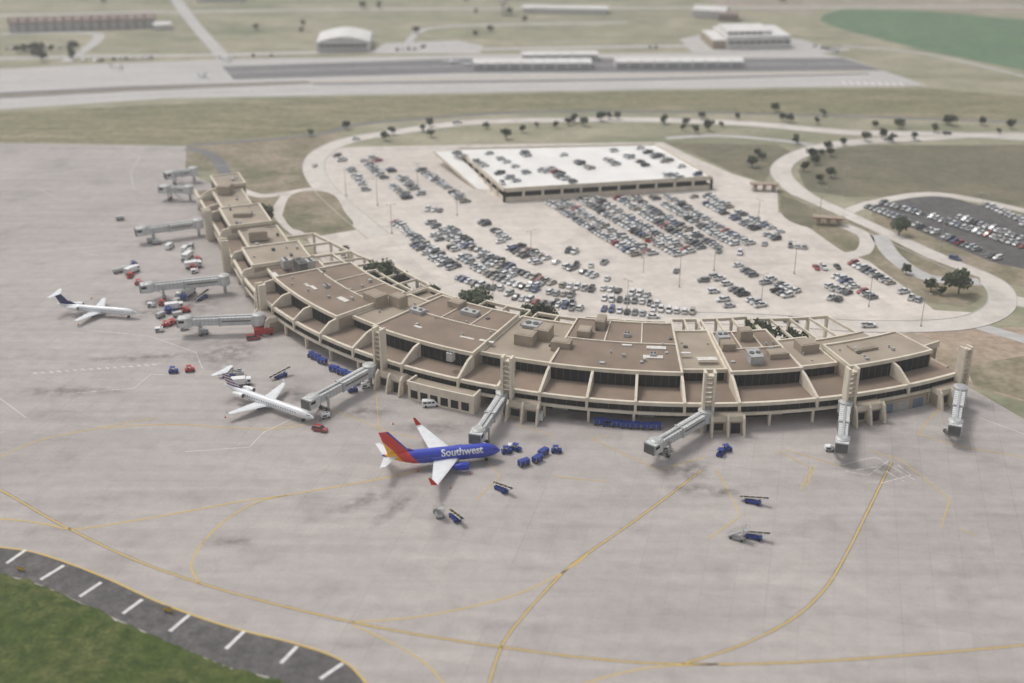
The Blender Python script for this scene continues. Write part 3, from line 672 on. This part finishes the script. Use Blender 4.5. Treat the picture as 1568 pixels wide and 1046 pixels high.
M_aa=tail_mat('white_livery',(.76,.77,.78),[(39,(.76,.77,.78))],0)
def stripe_fin(name,c1,c2,c3,sc):
    m,nt,b=newmat(name); tc=nt.nodes.new('ShaderNodeTexCoord'); w=nt.nodes.new('ShaderNodeTexWave'); w.bands_direction='Z'; w.inputs['Scale'].default_value=sc
    nt.links.new(tc.outputs['Object'],w.inputs['Vector']); r=nt.nodes.new('ShaderNodeValToRGB'); r.color_ramp.interpolation='CONSTANT'
    r.color_ramp.elements[0].color=(*c1,1); r.color_ramp.elements[1].position=.4; r.color_ramp.elements[1].color=(*c2,1); e=r.color_ramp.elements.new(.7); e.color=(*c3,1)
    nt.links.new(w.outputs['Fac'],r.inputs[0]); nt.links.new(r.outputs[0],b.inputs['Base Color']); b.inputs['Roughness'].default_value=.35; return m
M_aafin=stripe_fin('striped_fin',(.65,.65,.65),(.4,.04,.04),(.05,.08,.25),.35)
airliner('regional_jet',G(481,640,2.4),G(335,590,2.4),36,1.35,2.5,M_aa,M_aafin,(-16.8,5.2,-22.0,1.4,1.7,2.3),11.9,(-26,2.3,3.1,.8,3.6,M_white),True,True,1.2,(-29.8,4.8,-34,3.2,3.5,7.8))
M_uafin=mat('navy_fin',(.02,.035,.12))
airliner('regional_jet',G(211,479,2.3),G(88,469,2.3),30.5,1.2,2.3,M_aa,M_uafin,(-13,4.6,-17.3,1.4,1.5,2.0),10.4,(-21.5,2.0,2.9,.75,3.4,M_white),True,True,.0,(-24.4,4.6,-28.3,3.0,3.2,7.0))
def light_plane(px,py,ang):
    m=MB(); m.loft([(0,.1,.1,0,1.3),(-.6,.55,.55,0,1.3),(-3,.65,.75,0,1.4),(-8,.12,.15,0,1.7)],10,M_white)
    for sg in (-1,1):
        wing(m,(-1.8,0,1.0),1.8,(-2.1,sg*6,1.3),1.2,.25,M_white); wing(m,(-6.9,0,1.7),1.1,(-7.2,sg*2,1.7),.7,.12,M_white)
        m.cyl((-2.5,sg*1.4,.25),(-2.5,sg*1.2,1.2),.08,.08,6,M_metal); m.cyl((-2.5,sg*1.4-.1,.25),(-2.5,sg*1.4+.1,.25),.25,.25,10,M_tyre)
    wing(m,(-6.6,0,1.7),1.6,(-7.6,0,3.2),.8,.12,M_blue,True); m.cyl((-.6,-.1,.25),(-.6,.1,.25),.25,.25,10,M_tyre); m.cyl((-.6,0,.25),(-.6,0,1.1),.06,.06,6,M_metal)
    m.box(-2.6,-1.3,-.5,.5,1.8,2.2,M_glass)
    m.obj('light_aircraft',True,loc=(*G(px,py),.1),rot=rad(ang))
for a in [(318,117,60),(190,105,20),(690,95,100),(355,92,20),(720,98,80)]: light_plane(*a)

# ------------------------------------------------------------ jet bridges
def jet_bridge(a,b,z=5.2):
    A=Vector(G(*a,z));B=Vector(G(*b,z)); d=B-A; L=d.length; d.normalize(); ang=math.atan2(d.y,d.x); m=MB()
    zf=3.6
    m.cyl((0,0,zf-.3),(0,0,zf+3.3),2.1,2.1,18,M_bridge); m.cyl((0,0,zf+3.3),(0,0,zf+3.7),2.2,1.2,18,M_metal); m.cyl((0,0,0),(0,0,zf-.3),.6,.6,12,M_metal)
    x1=L*.52
    m.box(1.6,x1,-1.5,1.5,zf,zf+2.8,M_bridge); m.box(x1-.5,x1+.05,-1.65,1.65,zf-.15,zf+3.0,M_metal)
    m.box(x1+.05,L-2.2,-1.3,1.3,zf+.15,zf+2.6,M_bridge)
    x=2.2
    while x<L-2.5:
        w=1.5 if x<x1-.5 else 1.3; zt=2.8 if x<x1-.5 else 2.6
        for sg in (-1,1): m.box(x,x+.14,sg*w-.05,sg*w+.05,zf+.2,zf+zt-.02,M_metal)
        m.box(x,x+.14,-w,w,zf+zt+.001,zf+zt+.06,M_metal); x+=1.3
    for sg in (-1,1): m.box(2.5,x1-1,sg*1.51-.03,sg*1.51+.03,zf+1.3,zf+1.8,M_dmetal)
    m.box(2,L-3,-.3,.3,zf+2.87,zf+3.1,M_metal)
    m.cyl((L-1.4,0,zf-.1),(L-1.4,0,zf+3.1),2.0,2.0,16,M_bridge); m.cyl((L-1.4,0,zf+3.1),(L-1.4,0,zf+3.5),2.05,1.3,16,M_metal)
    m.box(L-1.2,L+1.4,-1.8,1.8,zf-.1,zf+2.95,M_bridge); m.box(L+1.4,L+1.9,-1.65,1.65,zf+.1,zf+2.8,M_dmetal)
    for k in range(3): m.box(L+1.4+k*.16,L+1.48+k*.16,-1.85,1.85,zf-.05,zf+3.0,M_metal)
    m.box(L-.9,L+1.2,-1.85,1.85,zf+1.5,zf+2.4,M_glass)
    xb=L*.78
    for sg in (-1,1):
        m.box(xb-.3,xb+.3,sg*1.8-.2,sg*1.8+.2,.9,zf+1.8,M_metal); m.cyl((xb,sg*1.3-.3,.6),(xb,sg*1.3+.3,.6),.6,.6,14,M_tyre); 
    m.box(xb-.4,xb+.4,-2.0,2.0,.7,1.1,M_dmetal)
    m.beam((L-2.5,-2.2,zf),(L-7,-2.6,.1),.9,.15,M_metal); m.beam((L-2.5,-2.65,zf+1),(L-7,-3.0,1.1),.06,.06,M_metal); m.box(L-3.4,L-1.6,-3.0,-1.8,zf-.15,zf,M_metal)
    m.obj('jet_bridge',False,loc=(A.x,A.y,.05),rot=ang)
for a,b in [((566,566),(474,616)),((770,608),(730,668)),((1080,636),(1000,684)),((1294,622),(1289,682)),((1470,600),(1462,655)),((396,488),(280,492)),((343,428),(222,440)),((303,342),(214,354)),((290,290),(250,289)),((296,262),(258,268))]: jet_bridge(a,b)

# ------------------------------------------------------------ apron vehicles
def wheels(m,xs,y,r):
    for x in xs:
        for sg in (-1,1): m.cyl((x,sg*y-.12,r),(x,sg*y+.12,r),r,r,12,M_tyre)
def tug(paint):
    m=MB(); m.box(-1.5,1.5,-.75,.75,.35,.9,paint); m.box(.5,1.45,-.65,.65,.9,1.15,paint); m.box(-1.5,-1.0,-.7,.7,.9,1.1,paint); m.box(-.6,-.1,-.4,.4,.9,1.05,M_tyre); m.box(-.65,-.5,-.4,.4,1.05,1.5,M_tyre)
    for x in (-.9,.4):
        for y in (-.65,.65): m.beam((x,y,.9),(x,y,1.95),.07,.07,M_dmetal)
    m.box(-1.05,.6,-.75,.75,1.95,2.03,paint); wheels(m,(-1,1),.72,.36); return m.mesh('tug')
def cart(paint):
    m=MB(); m.box(-1.6,1.6,-.8,.8,.45,.6,M_dmetal); m.box(-1.5,1.5,-.75,.75,.6,1.75,paint); m.box(-1.6,1.6,-.85,.85,1.75,1.85,paint)
    for x in (-1.55,0,1.55):
        for y in (-.79,.79): m.box(x-.05,x+.05,y-.05,y+.05,.6,1.75,M_metal)
    m.beam((1.6,0,.5),(2.4,0,.35),.1,.1,M_dmetal); wheels(m,(-1.1,1.1),.7,.28); return m.mesh('cart')
def beltl():
    m=MB(); m.box(-2.2,2.0,-.8,.8,.4,.85,M_blue); m.box(.9,1.9,-1.0,-.3,.85,1.3,M_blue); m.box(.9,1.3,-.95,-.35,1.3,1.35,M_tyre)
    a,b=(-3.6,.25,.9),(3.8,.25,2.3)
    m.beam(a,b,1.0,.18,M_tyre)
    for y in (-.32,.82): m.beam((-3.6,y,1.0),(3.8,y,2.4),.10,.16,M_white)
    for x in (-2.8,-1.2,.5,2.2): 
        z=.9+(x+3.6)/7.4*1.4+.2; m.box(x,x+.12,-.2,.7,z-.02,z+.03,M_yelp)
    m.beam((1,.25,.8),(2.2,.25,1.9),.2,.2,M_dmetal); wheels(m,(-1.5,1.4),.8,.38); return m.mesh('belt')
def stairs():
    m=MB(); m.box(-2.4,1.6,-.9,.9,.35,.6,M_metal)
    for i in range(12): m.box(-2.4+i*.32,-2.0+i*.32,-.8,.8,.6+i*.24,.66+i*.24,M_metal)
    for y in (-.85,.85):
        m.beam((-2.4,y,.5),(1.5,y,3.4),.08,.2,M_metal); m.beam((-2.4,y,1.5),(1.5,y,4.4),.06,.06,M_metal); m.beam((1.5,y,.5),(1.5,y,4.4),.1,.1,M_metal); m.beam((2.4,y,3.4),(2.4,y,4.4),.06,.06,M_metal);m.beam((1.5,y,4.4),(2.4,y,4.4),.06,.06,M_metal)
        for i in range(5): m.beam((-2.4+i*.95,y,.6+i*.7),(-2.4+i*.95,y,1.5+i*.7),.05,.05,M_metal)
        m.beam((-1,y,.5),(1.5,y,2.2),.07,.07,M_metal)
    m.box(1.3,2.5,-.85,.85,3.3,3.4,M_metal); wheels(m,(-1.6,1.2),.85,.35); return m.mesh('stairs')
def van(paint=None):
    p=paint or M_white; m=MB(); rs=ring4([(-2.6,.9,.4,2.0),(-2.5,.95,.35,2.1),(1.1,.95,.35,2.1),(1.9,.95,.35,1.2),(2.6,.9,.38,1.0),(2.7,.8,.45,.8)])
    vs=[q for r_ in rs for q in r_]; n=len(rs); m.add(vs,[(0,1,2,3),(4*n-4,4*n-3,4*n-2,4*n-1)]+[(4*i+k,4*i+(k+1)%4,4*i+4+(k+1)%4,4*i+4+k) for i in range(n-1) for k in range(4)],p)
    m.add([(1.25,-.82,2.09),(1.25,.82,2.09),(1.97,.86,1.28),(1.97,-.86,1.28)],[(0,1,2,3)],M_cg)
    for sg in (-1,1):
        for x0,x1 in ((.2,1.0),(-1.1,0),(-2.3,-1.3)): m.box(x0,x1,sg*.945-.02,sg*.945+.02,1.3,1.85,M_cg)
    wheels(m,(-1.6,1.7),.85,.36); return m.mesh('van')
def truck(p1,p2):
    m=MB(); m.box(-3.2,3.0,-.9,.9,.5,.75,M_dmetal); m.box(1.5,3.0,-1.05,1.05,.75,2.4,p1); m.box(2.98,3.03,-.9,.9,1.4,2.2,M_cg); m.box(1.9,2.7,-1.07,1.07,1.4,2.1,M_cg)
    m.box(-3.3,1.3,-1.15,1.15,.8,2.7,p2); m.box(-3.35,-3.28,-1.0,1.0,.9,2.6,M_metal); wheels(m,(-2.2,2.2),.95,.45); return m.mesh('truck')
def gpu():
    m=MB(); m.box(-1.3,1.3,-.8,.8,.5,1.6,M_white); m.box(-1.1,.2,-.82,.82,.7,1.3,M_dmetal); m.box(.5,1.0,-.3,.3,1.6,1.75,M_dmetal); m.beam((1.3,0,.6),(2.2,0,.4),.1,.1,M_dmetal); wheels(m,(-.9,.9),.7,.28); return m.mesh('gpu')
tb_,tr_,cb_,cg_,bl_,st_,vn_,tk_,tkr,gp_=tug(M_blue),tug(M_red),cart(M_blue),cart(M_metal),beltl(),stairs(),van(),truck(M_white,M_white),truck(M_red,M_red),gpu()
K=[('baggage_tug',tb_,[(776,694,10),(790,690,-30),(852,693,0),(1112,691,20),(1103,697,60),(266,571,10),(205,407,80),(260,480,40),(258,478,10),(930,652,0),(478,548,-40),(540,600,30)]),
('baggage_tug',tr_,[(291,569,20),(255,500,30),(200,425,80),(424,505,20),(296,413,0),(264,497,60),(303,400,60),(250,468,0),(285,478,20),(213,436,10)]),
('baggage_cart',cb_,[(802,713,35),(823,707,50),(832,697,50),(944,653,0),(958,655,-2),(972,656,0),(990,657,2),(1004,657,2),(917,650,4),(484,551,-35),(512,569,-28),(524,574,-28),(536,579,-28),(494,557,-35),(280,460,10)]),
('baggage_cart',cg_,[(366,577,10),(270,465,60),(262,472,60),(190,415,40),(180,418,30),(300,405,10),(292,380,80),(290,388,80),(184,337,20),(285,440,70),(312,512,20),(246,486,60),(350,570,12),(272,485,30),(548,588,30),(232,372,20),(240,374,20)]),
('belt_loader',bl_,[(768,752,-48),(697,796,-62),(1153,771,-25),(1154,825,-25),(352,578,10),(430,578,40),(310,458,60)]),
('passenger_stairs',st_,[(672,790,-70),(1130,826,-30)]),
('ground_power_unit',gp_,[(282,505,20),(244,508,10),(274,454,80),(298,418,20),(785,688,0),(498,640,30),(283,400,0),(560,594,20),(232,470,0),(1020,690,10),(1270,690,0)]),
('utility_van',vn_,[(660,622,8),(828,640,80),(284,384,85),(260,380,80)]),
('box_truck',tk_,[(288,396,78),(297,410,20),(268,474,20),(203,418,60),(370,590,12),(290,452,70)]),
('box_truck',tkr,[(405,513,15)])]
for nm,me_,ls in K:
    for px,py,a in ls: put(me_,nm,(*G(px,py),.06),rad(a))
for px,py,a in [(490,660,-20),(388,520,20)]: put(car_mesh('suv',paints['red']),'airport_car',(*G(px,py),.07),rad(a))
cm=MB(); cm.cyl((0,0,.04),(0,0,.7),.2,.04,10,mat('cone_orange',(.75,.16,.02))); cm.box(-.25,.25,-.25,.25,0,.04,M_tyre); cme=cm.mesh('cone')
for px,py in [(690,748),(602,650),(772,684),(640,722),(720,727),(345,640),(430,590),(490,645),(120,498),(140,458)]: put(cme,'traffic_cone',(*G(px,py),.07))
m=MB(); m.box(-1,1,-.25,.25,.4,1.3,M_yelp); m.box(-.9,-.8,-.1,.1,0,.4,M_dmetal); m.box(.8,.9,-.1,.1,0,.4,M_dmetal); m.box(-1.05,1.05,-.3,.3,1.3,1.4,M_dmetal)
sgm=m.mesh('sign')
for px,py in [(32,874),(257,937)]: put(sgm,'taxiway_sign',(*G(px,py),.05),rad(-25))

# ------------------------------------------------------------ lamps / flag
def lamp(h):
    m=MB(); m.cyl((0,0,0),(0,0,.8),.35,.35,10,M_farconc); m.cyl((0,0,.8),(0,0,h),.16,.08,8,M_metal)
    for sg in (-1,1):
        m.beam((0,0,h-.1),(sg*1.3,0,h+.05),.08,.08,M_metal); m.box(sg*1.6-.45,sg*1.6+.45,-.2,.2,h-.05,h+.12,M_metal)
    return m.mesh('lamp')
lm=lamp(12.5)
for px,py in [(600,358),(578,315),(755,470),(813,400),(983,395),(1093,415),(1216,420),(1255,330),(1292,300),(880,330),(1040,440),(960,480),(700,330),(640,290),(1160,350),(1330,470),(1410,500),(1165,470),(530,300),(1440,380),(1500,340)]:
    put(lm,'lamp_post',(*G(px,py),.05),random.random()*3)
m=MB(); m.cyl((0,0,0),(0,0,14),.12,.06,8,M_metal); m.cyl((0,0,14),(0,0,14.2),.15,.15,8,M_yelp)
vs=[]
for i in range(7):
    for z in (13.8,12.4): vs.append((i*.35,.2*math.sin(i*1.1),z-.1*i))
m.add(vs,[(2*i,2*i+1,2*i+3,2*i+2) for i in range(6)],M_red); m.obj('flag_pole',loc=(*G(985,418),.05)); 
def toll(px,py,a):
    m=MB(); 
    for x in (-4,0,4): m.box(x-.9,x+.9,-1.2,1.2,.15,2.4,M_tan); m.box(x-.93,x+.93,-1.0,1.0,1.2,2.1,M_cg)
    for x in (-5.5,-2,2,5.5): m.cyl((x,0,0),(x,0,3.1),.15,.15,8,M_metal)
    m.box(-6.5,6.5,-2,2,3.1,3.5,M_tan,M_tan); m.box(-6.55,6.55,-2.06,2.06,3.15,3.35,M_red)
    m.obj('toll_plaza',loc=(*G(px,py),.06),rot=rad(a))
toll(1170,292,-5); toll(1268,344,-10)

# ------------------------------------------------------------ far buildings
def gable(name,px0,px1,py,depth,h,rise,ang,wm,rm,doors=0):
    a=Vector(G(px0,py[0]));b=Vector(G(px1,py[1])); L=(b-a).length; th=math.atan2((b-a).y,(b-a).x)
    m=MB(); m.box(0,L,0,depth,0,h,wm,rm)
    m.add([(-.5,-.5,h),(L+.5,-.5,h),(L+.5,depth+.5,h),(-.5,depth+.5,h),(-.5,depth/2,h+rise),(L+.5,depth/2,h+rise)],[(0,1,5,4),(2,3,4,5),(0,4,3),(1,2,5)],rm)
    if doors:
        w=L/doors
        for i in range(doors):
            m.box(i*w+w*.12,i*w+w*.88,-.12,.05,0,h*.82,M_metal)
            m.box(i*w-.15,i*w+.15,-.5,depth/2,h+.1,h+rise*.98+.15,wm)
    m.obj(name,loc=(a.x,a.y,.05),rot=th)
M_wroof=mat('white_roof',(.78,.76,.73),(.70,.68,.65),.1); M_wwall=mat('white_wall',(.70,.68,.65),(.62,.60,.57),.2); M_brk=mat('brown_block',(.27,.20,.17),(.33,.26,.22),.1)
gable('hangar_row',725,905,(107,106),14,4,1.2,0,M_wwall,M_wroof,10)
gable('hangar_row',943,1138,(105,104),14,4,1.2,0,M_wwall,M_wroof,10)
gable('hangar_row',800,915,(94,93),12,4,1,0,M_wwall,M_wroof,6)
gable('barracks_building',15,236,(50,43),16,7,2.5,0,M_brk,M_brk,16)
gable('storage_building',300,370,(4,3),20,6,2,0,M_wwall,M_wroof,0)
gable('storage_building',1060,1110,(27,30),20,6,2,0,M_wwall,M_wroof,0)
gable('storage_building',1100,1130,(32,33),14,5,1,0,M_brk,M_brk,0)
gable('storage_building',800,930,(20,22),14,4,1,0,M_wwall,M_wroof,0)
gable('storage_building',236,262,(47,46),12,4,1,0,M_wwall,M_wroof,0)
a=Vector(G(485,80));b=Vector(G(567,79)); L=(b-a).length; m=MB(); pr=[]
for i in range(15):
    t=i/14; pr.append((t*L,6.5+3.6*math.sin(math.pi*t)))
D=36; vs=[(0,0,0)]+[(x,0,z) for x,z in pr]+[(L,0,0)]; n=len(vs); vs+= [(x,D,z) for x,_,z in vs]
m.add(vs,[tuple(range(n)),tuple(range(n,2*n)),(0,1,n+1,n),(n-2,n-1,2*n-1,2*n-2)],M_wwall); m.add(vs,[(i,i+1,n+i+1,n+i) for i in range(1,n-2)],M_wroof)
for i in range(8): m.box(2+i*(L-4)/8,1.7+(i+1)*(L-4)/8,-.15,.05,0,5.6,M_farconc); m.box(2+i*(L-4)/8,1.7+(i+1)*(L-4)/8,-.2,-.155,3.6,4.8,M_glass)
m.obj('arched_hangar',loc=(a.x,a.y,.05),rot=math.atan2((b-a).y,(b-a).x))
a=Vector(G(1112,76));b=Vector(G(1210,74)); L=(b-a).length; m=MB(); m.box(0,L,0,40,0,8.5,M_wwall,M_wroof); m.box(-9,-.01,2,38,0,6,M_tan,M_wroof)
m.box(2,L-12,6,34,8.5,11,M_wwall,M_wroof)
for i in range(9): m.box(1.5+i*L/9.3,1.5+i*L/9.3+L/11,-.1,.05,3.8,5.2,M_glass)
for i in range(6): m.box(2+i*4.2,5+i*4.2,5.9,6.02,9,10.2,M_glass)
m.obj('hangar',loc=(a.x,a.y,.05),rot=math.atan2((b-a).y,(b-a).x))
m=MB(); m.cyl((0,0,0),(0,0,8),1.2,1,12,M_wwall); m.loft([(-6,.5,.5,0,13),(-5,3.3,3.3,0,13),(-2.5,5.4,5.4,0,13),(0,6,6,0,13),(2.5,5.4,5.4,0,13),(5,3.3,3.3,0,13),(6,.5,.5,0,13)],16,M_wroof); m.obj('water_tank',True,loc=(*G(770,22),0))

# ------------------------------------------------------------ trees
def tree_mesh(seed,h=6.5,R_=3.0,n=900):
    rnd=random.Random(seed); m=MB(); m.cyl((0,0,0),(0,0,h*.42),.2,.12,8,M_bark)
    cl=[]
    for i in range(rnd.randint(8,11)):
        a=rnd.random()*6.28; rr=R_*rnd.uniform(.25,.8); z=h*rnd.uniform(.42,.86); p=Vector((math.cos(a)*rr,math.sin(a)*rr,z)); cl.append((p,R_*rnd.uniform(.28,.46)))
        m.cyl((0,0,h*rnd.uniform(.22,.4)),p,.09,.03,5,M_bark)
    cl.append((Vector((0,0,h*.85)),R_*.4))
    for i in range(n):
        c,r=rnd.choice(cl); d=Vector((rnd.gauss(0,1),rnd.gauss(0,1),rnd.gauss(0,.8))).normalized()*r*rnd.uniform(.45,1.15)
        p=c+d; a=Vector((rnd.gauss(0,1),rnd.gauss(0,1),rnd.gauss(0,1))).normalized(); b=a.orthogonal().normalized(); s_=rnd.uniform(.14,.3)
        a*=s_; b*=s_*.8
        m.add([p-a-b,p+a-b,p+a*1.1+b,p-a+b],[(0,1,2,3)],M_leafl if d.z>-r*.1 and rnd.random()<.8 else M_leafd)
    return m.mesh('tree')
TM=[tree_mesh(i,rnd_h,rr) for i,(rnd_h,rr) in enumerate([(5.0,2.7),(4.4,2.4),(5.6,3.0),(4.6,3.0),(4.0,2.0)])]
tp=[(745,197),(775,213),(800,203),(822,196),(850,196),(870,192),(880,188),(893,193),(920,186),(932,183),(945,183),(1018,190),(1050,192),(1065,204),(1045,200),(1130,182),(1187,172),(1197,185),(1210,187),(1220,220),(1152,256),(1160,240),(1168,245),(1250,190),(1290,222),(1325,216),(1350,212),(1378,197),(1365,218),(1400,215),(1430,203),(1455,192),(1450,190),(1530,205),(1548,197),(1243,245),(1257,238),(1272,240),(1230,262),(1255,280),(1268,230),(660,210),(648,202),(658,194),(600,206),(530,198),(1105,195),(1075,183),(1272,272),(1387,420),(1425,447),(1440,452),(475,208),(1085,200),(1502,192),(590,215),(1260,178),(1340,195),(1248,252)]
for p in tp: put(random.choice(TM),'tree',(*G(*p),0),random.random()*6.28,scale=random.uniform(.7,1.15))
for px,py,s_ in [(592,420,1.25),(576,416,1.1),(610,430,1.2),(622,438,.9),(726,466,1.25),(742,469,1.1),(714,462,1.0),(830,485,1.2),(846,487,1.05),(815,482,1.),(1158,509,1.25),(1174,513,1.),(1145,506,.8),(1215,517,.9),(658,444,1.05),(645,440,.7)]:
    x,y=G(px,py,6.0); put(random.choice(TM),'courtyard_tree',(x,y,0),random.random()*6,scale=s_*1.65)
for px,py,s_ in [(403,330,1.3),(1470,434,1.3),(1378,346,1.0),(528,380,.7)]:
    x,y=G(px,py,4.0); put(random.choice(TM),'tree',(x,y,0),random.random()*6,scale=s_*1.45)
for i in range(26): put(random.choice(TM),'tree',(*G(random.uniform(-60,140),random.choice([78,84,92])+random.uniform(-3,3)),0),random.random()*6,scale=random.uniform(.9,1.5))
for i in range(20): put(random.choice(TM),'tree',(*G(random.uniform(0,1250),random.uniform(-10,60)),0),random.random()*6,scale=random.uniform(.7,1.2))

# ------------------------------------------------------------ haze, light, world, camera
hm=bpy.data.materials.new('haze'); hm.use_nodes=True; hn=hm.node_tree; hn.nodes.clear()
ou=hn.nodes.new('ShaderNodeOutputMaterial'); vs_=hn.nodes.new('ShaderNodeVolumeScatter'); vs_.inputs['Density'].default_value=.00032; vs_.inputs['Anisotropy'].default_value=.35; vs_.inputs['Color'].default_value=(1,.985,.96,1)
hn.links.new(vs_.outputs[0],ou.inputs['Volume'])
m=MB(); m.box(-5000,5000,-600,9000,-1,420,hm); m.obj('haze')
EL,AZ=rad(58),rad(-50)
w=bpy.data.worlds.new('World'); scene.world=w; w.use_nodes=True; nt=w.node_tree; bg=nt.nodes['Background']
sk=nt.nodes.new('ShaderNodeTexSky'); sk.sky_type='NISHITA'; sk.sun_disc=False; sk.sun_elevation=EL; sk.sun_rotation=AZ; sk.dust_density=4; sk.air_density=1; sk.ozone_density=1
hs=nt.nodes.new('ShaderNodeHueSaturation'); hs.inputs['Saturation'].default_value=.3; nt.links.new(sk.outputs[0],hs.inputs['Color']); nt.links.new(hs.outputs[0],bg.inputs[0]); bg.inputs[1].default_value=.15
sl=bpy.data.lights.new('sun','SUN'); sl.energy=1.5; sl.angle=rad(15); sl.color=(1,.965,.905); so_=bpy.data.objects.new('sun',sl); scene.collection.objects.link(so_)
dv=Vector((math.sin(AZ)*math.cos(EL),math.cos(AZ)*math.cos(EL),math.sin(EL))); so_.rotation_euler=dv.to_track_quat('Z','Y').to_euler()
cam=bpy.data.cameras.new('camera'); cam.lens=FPX/1568*36; cam.sensor_width=36; cam.clip_end=30000; cam.clip_start=1
cam.dof.use_dof=True; cam.dof.focus_distance=370; cam.dof.aperture_fstop=.018
co=bpy.data.objects.new('camera',cam); scene.collection.objects.link(co); co.location=(0,0,H); co.rotation_euler=(rad(90)-P,0,0); scene.camera=co
scene.view_settings.view_transform='Standard'; scene.view_settings.look='None'; scene.view_settings.exposure=0
print('cars',ncar,'fstop',cam.dof.aperture_fstop)
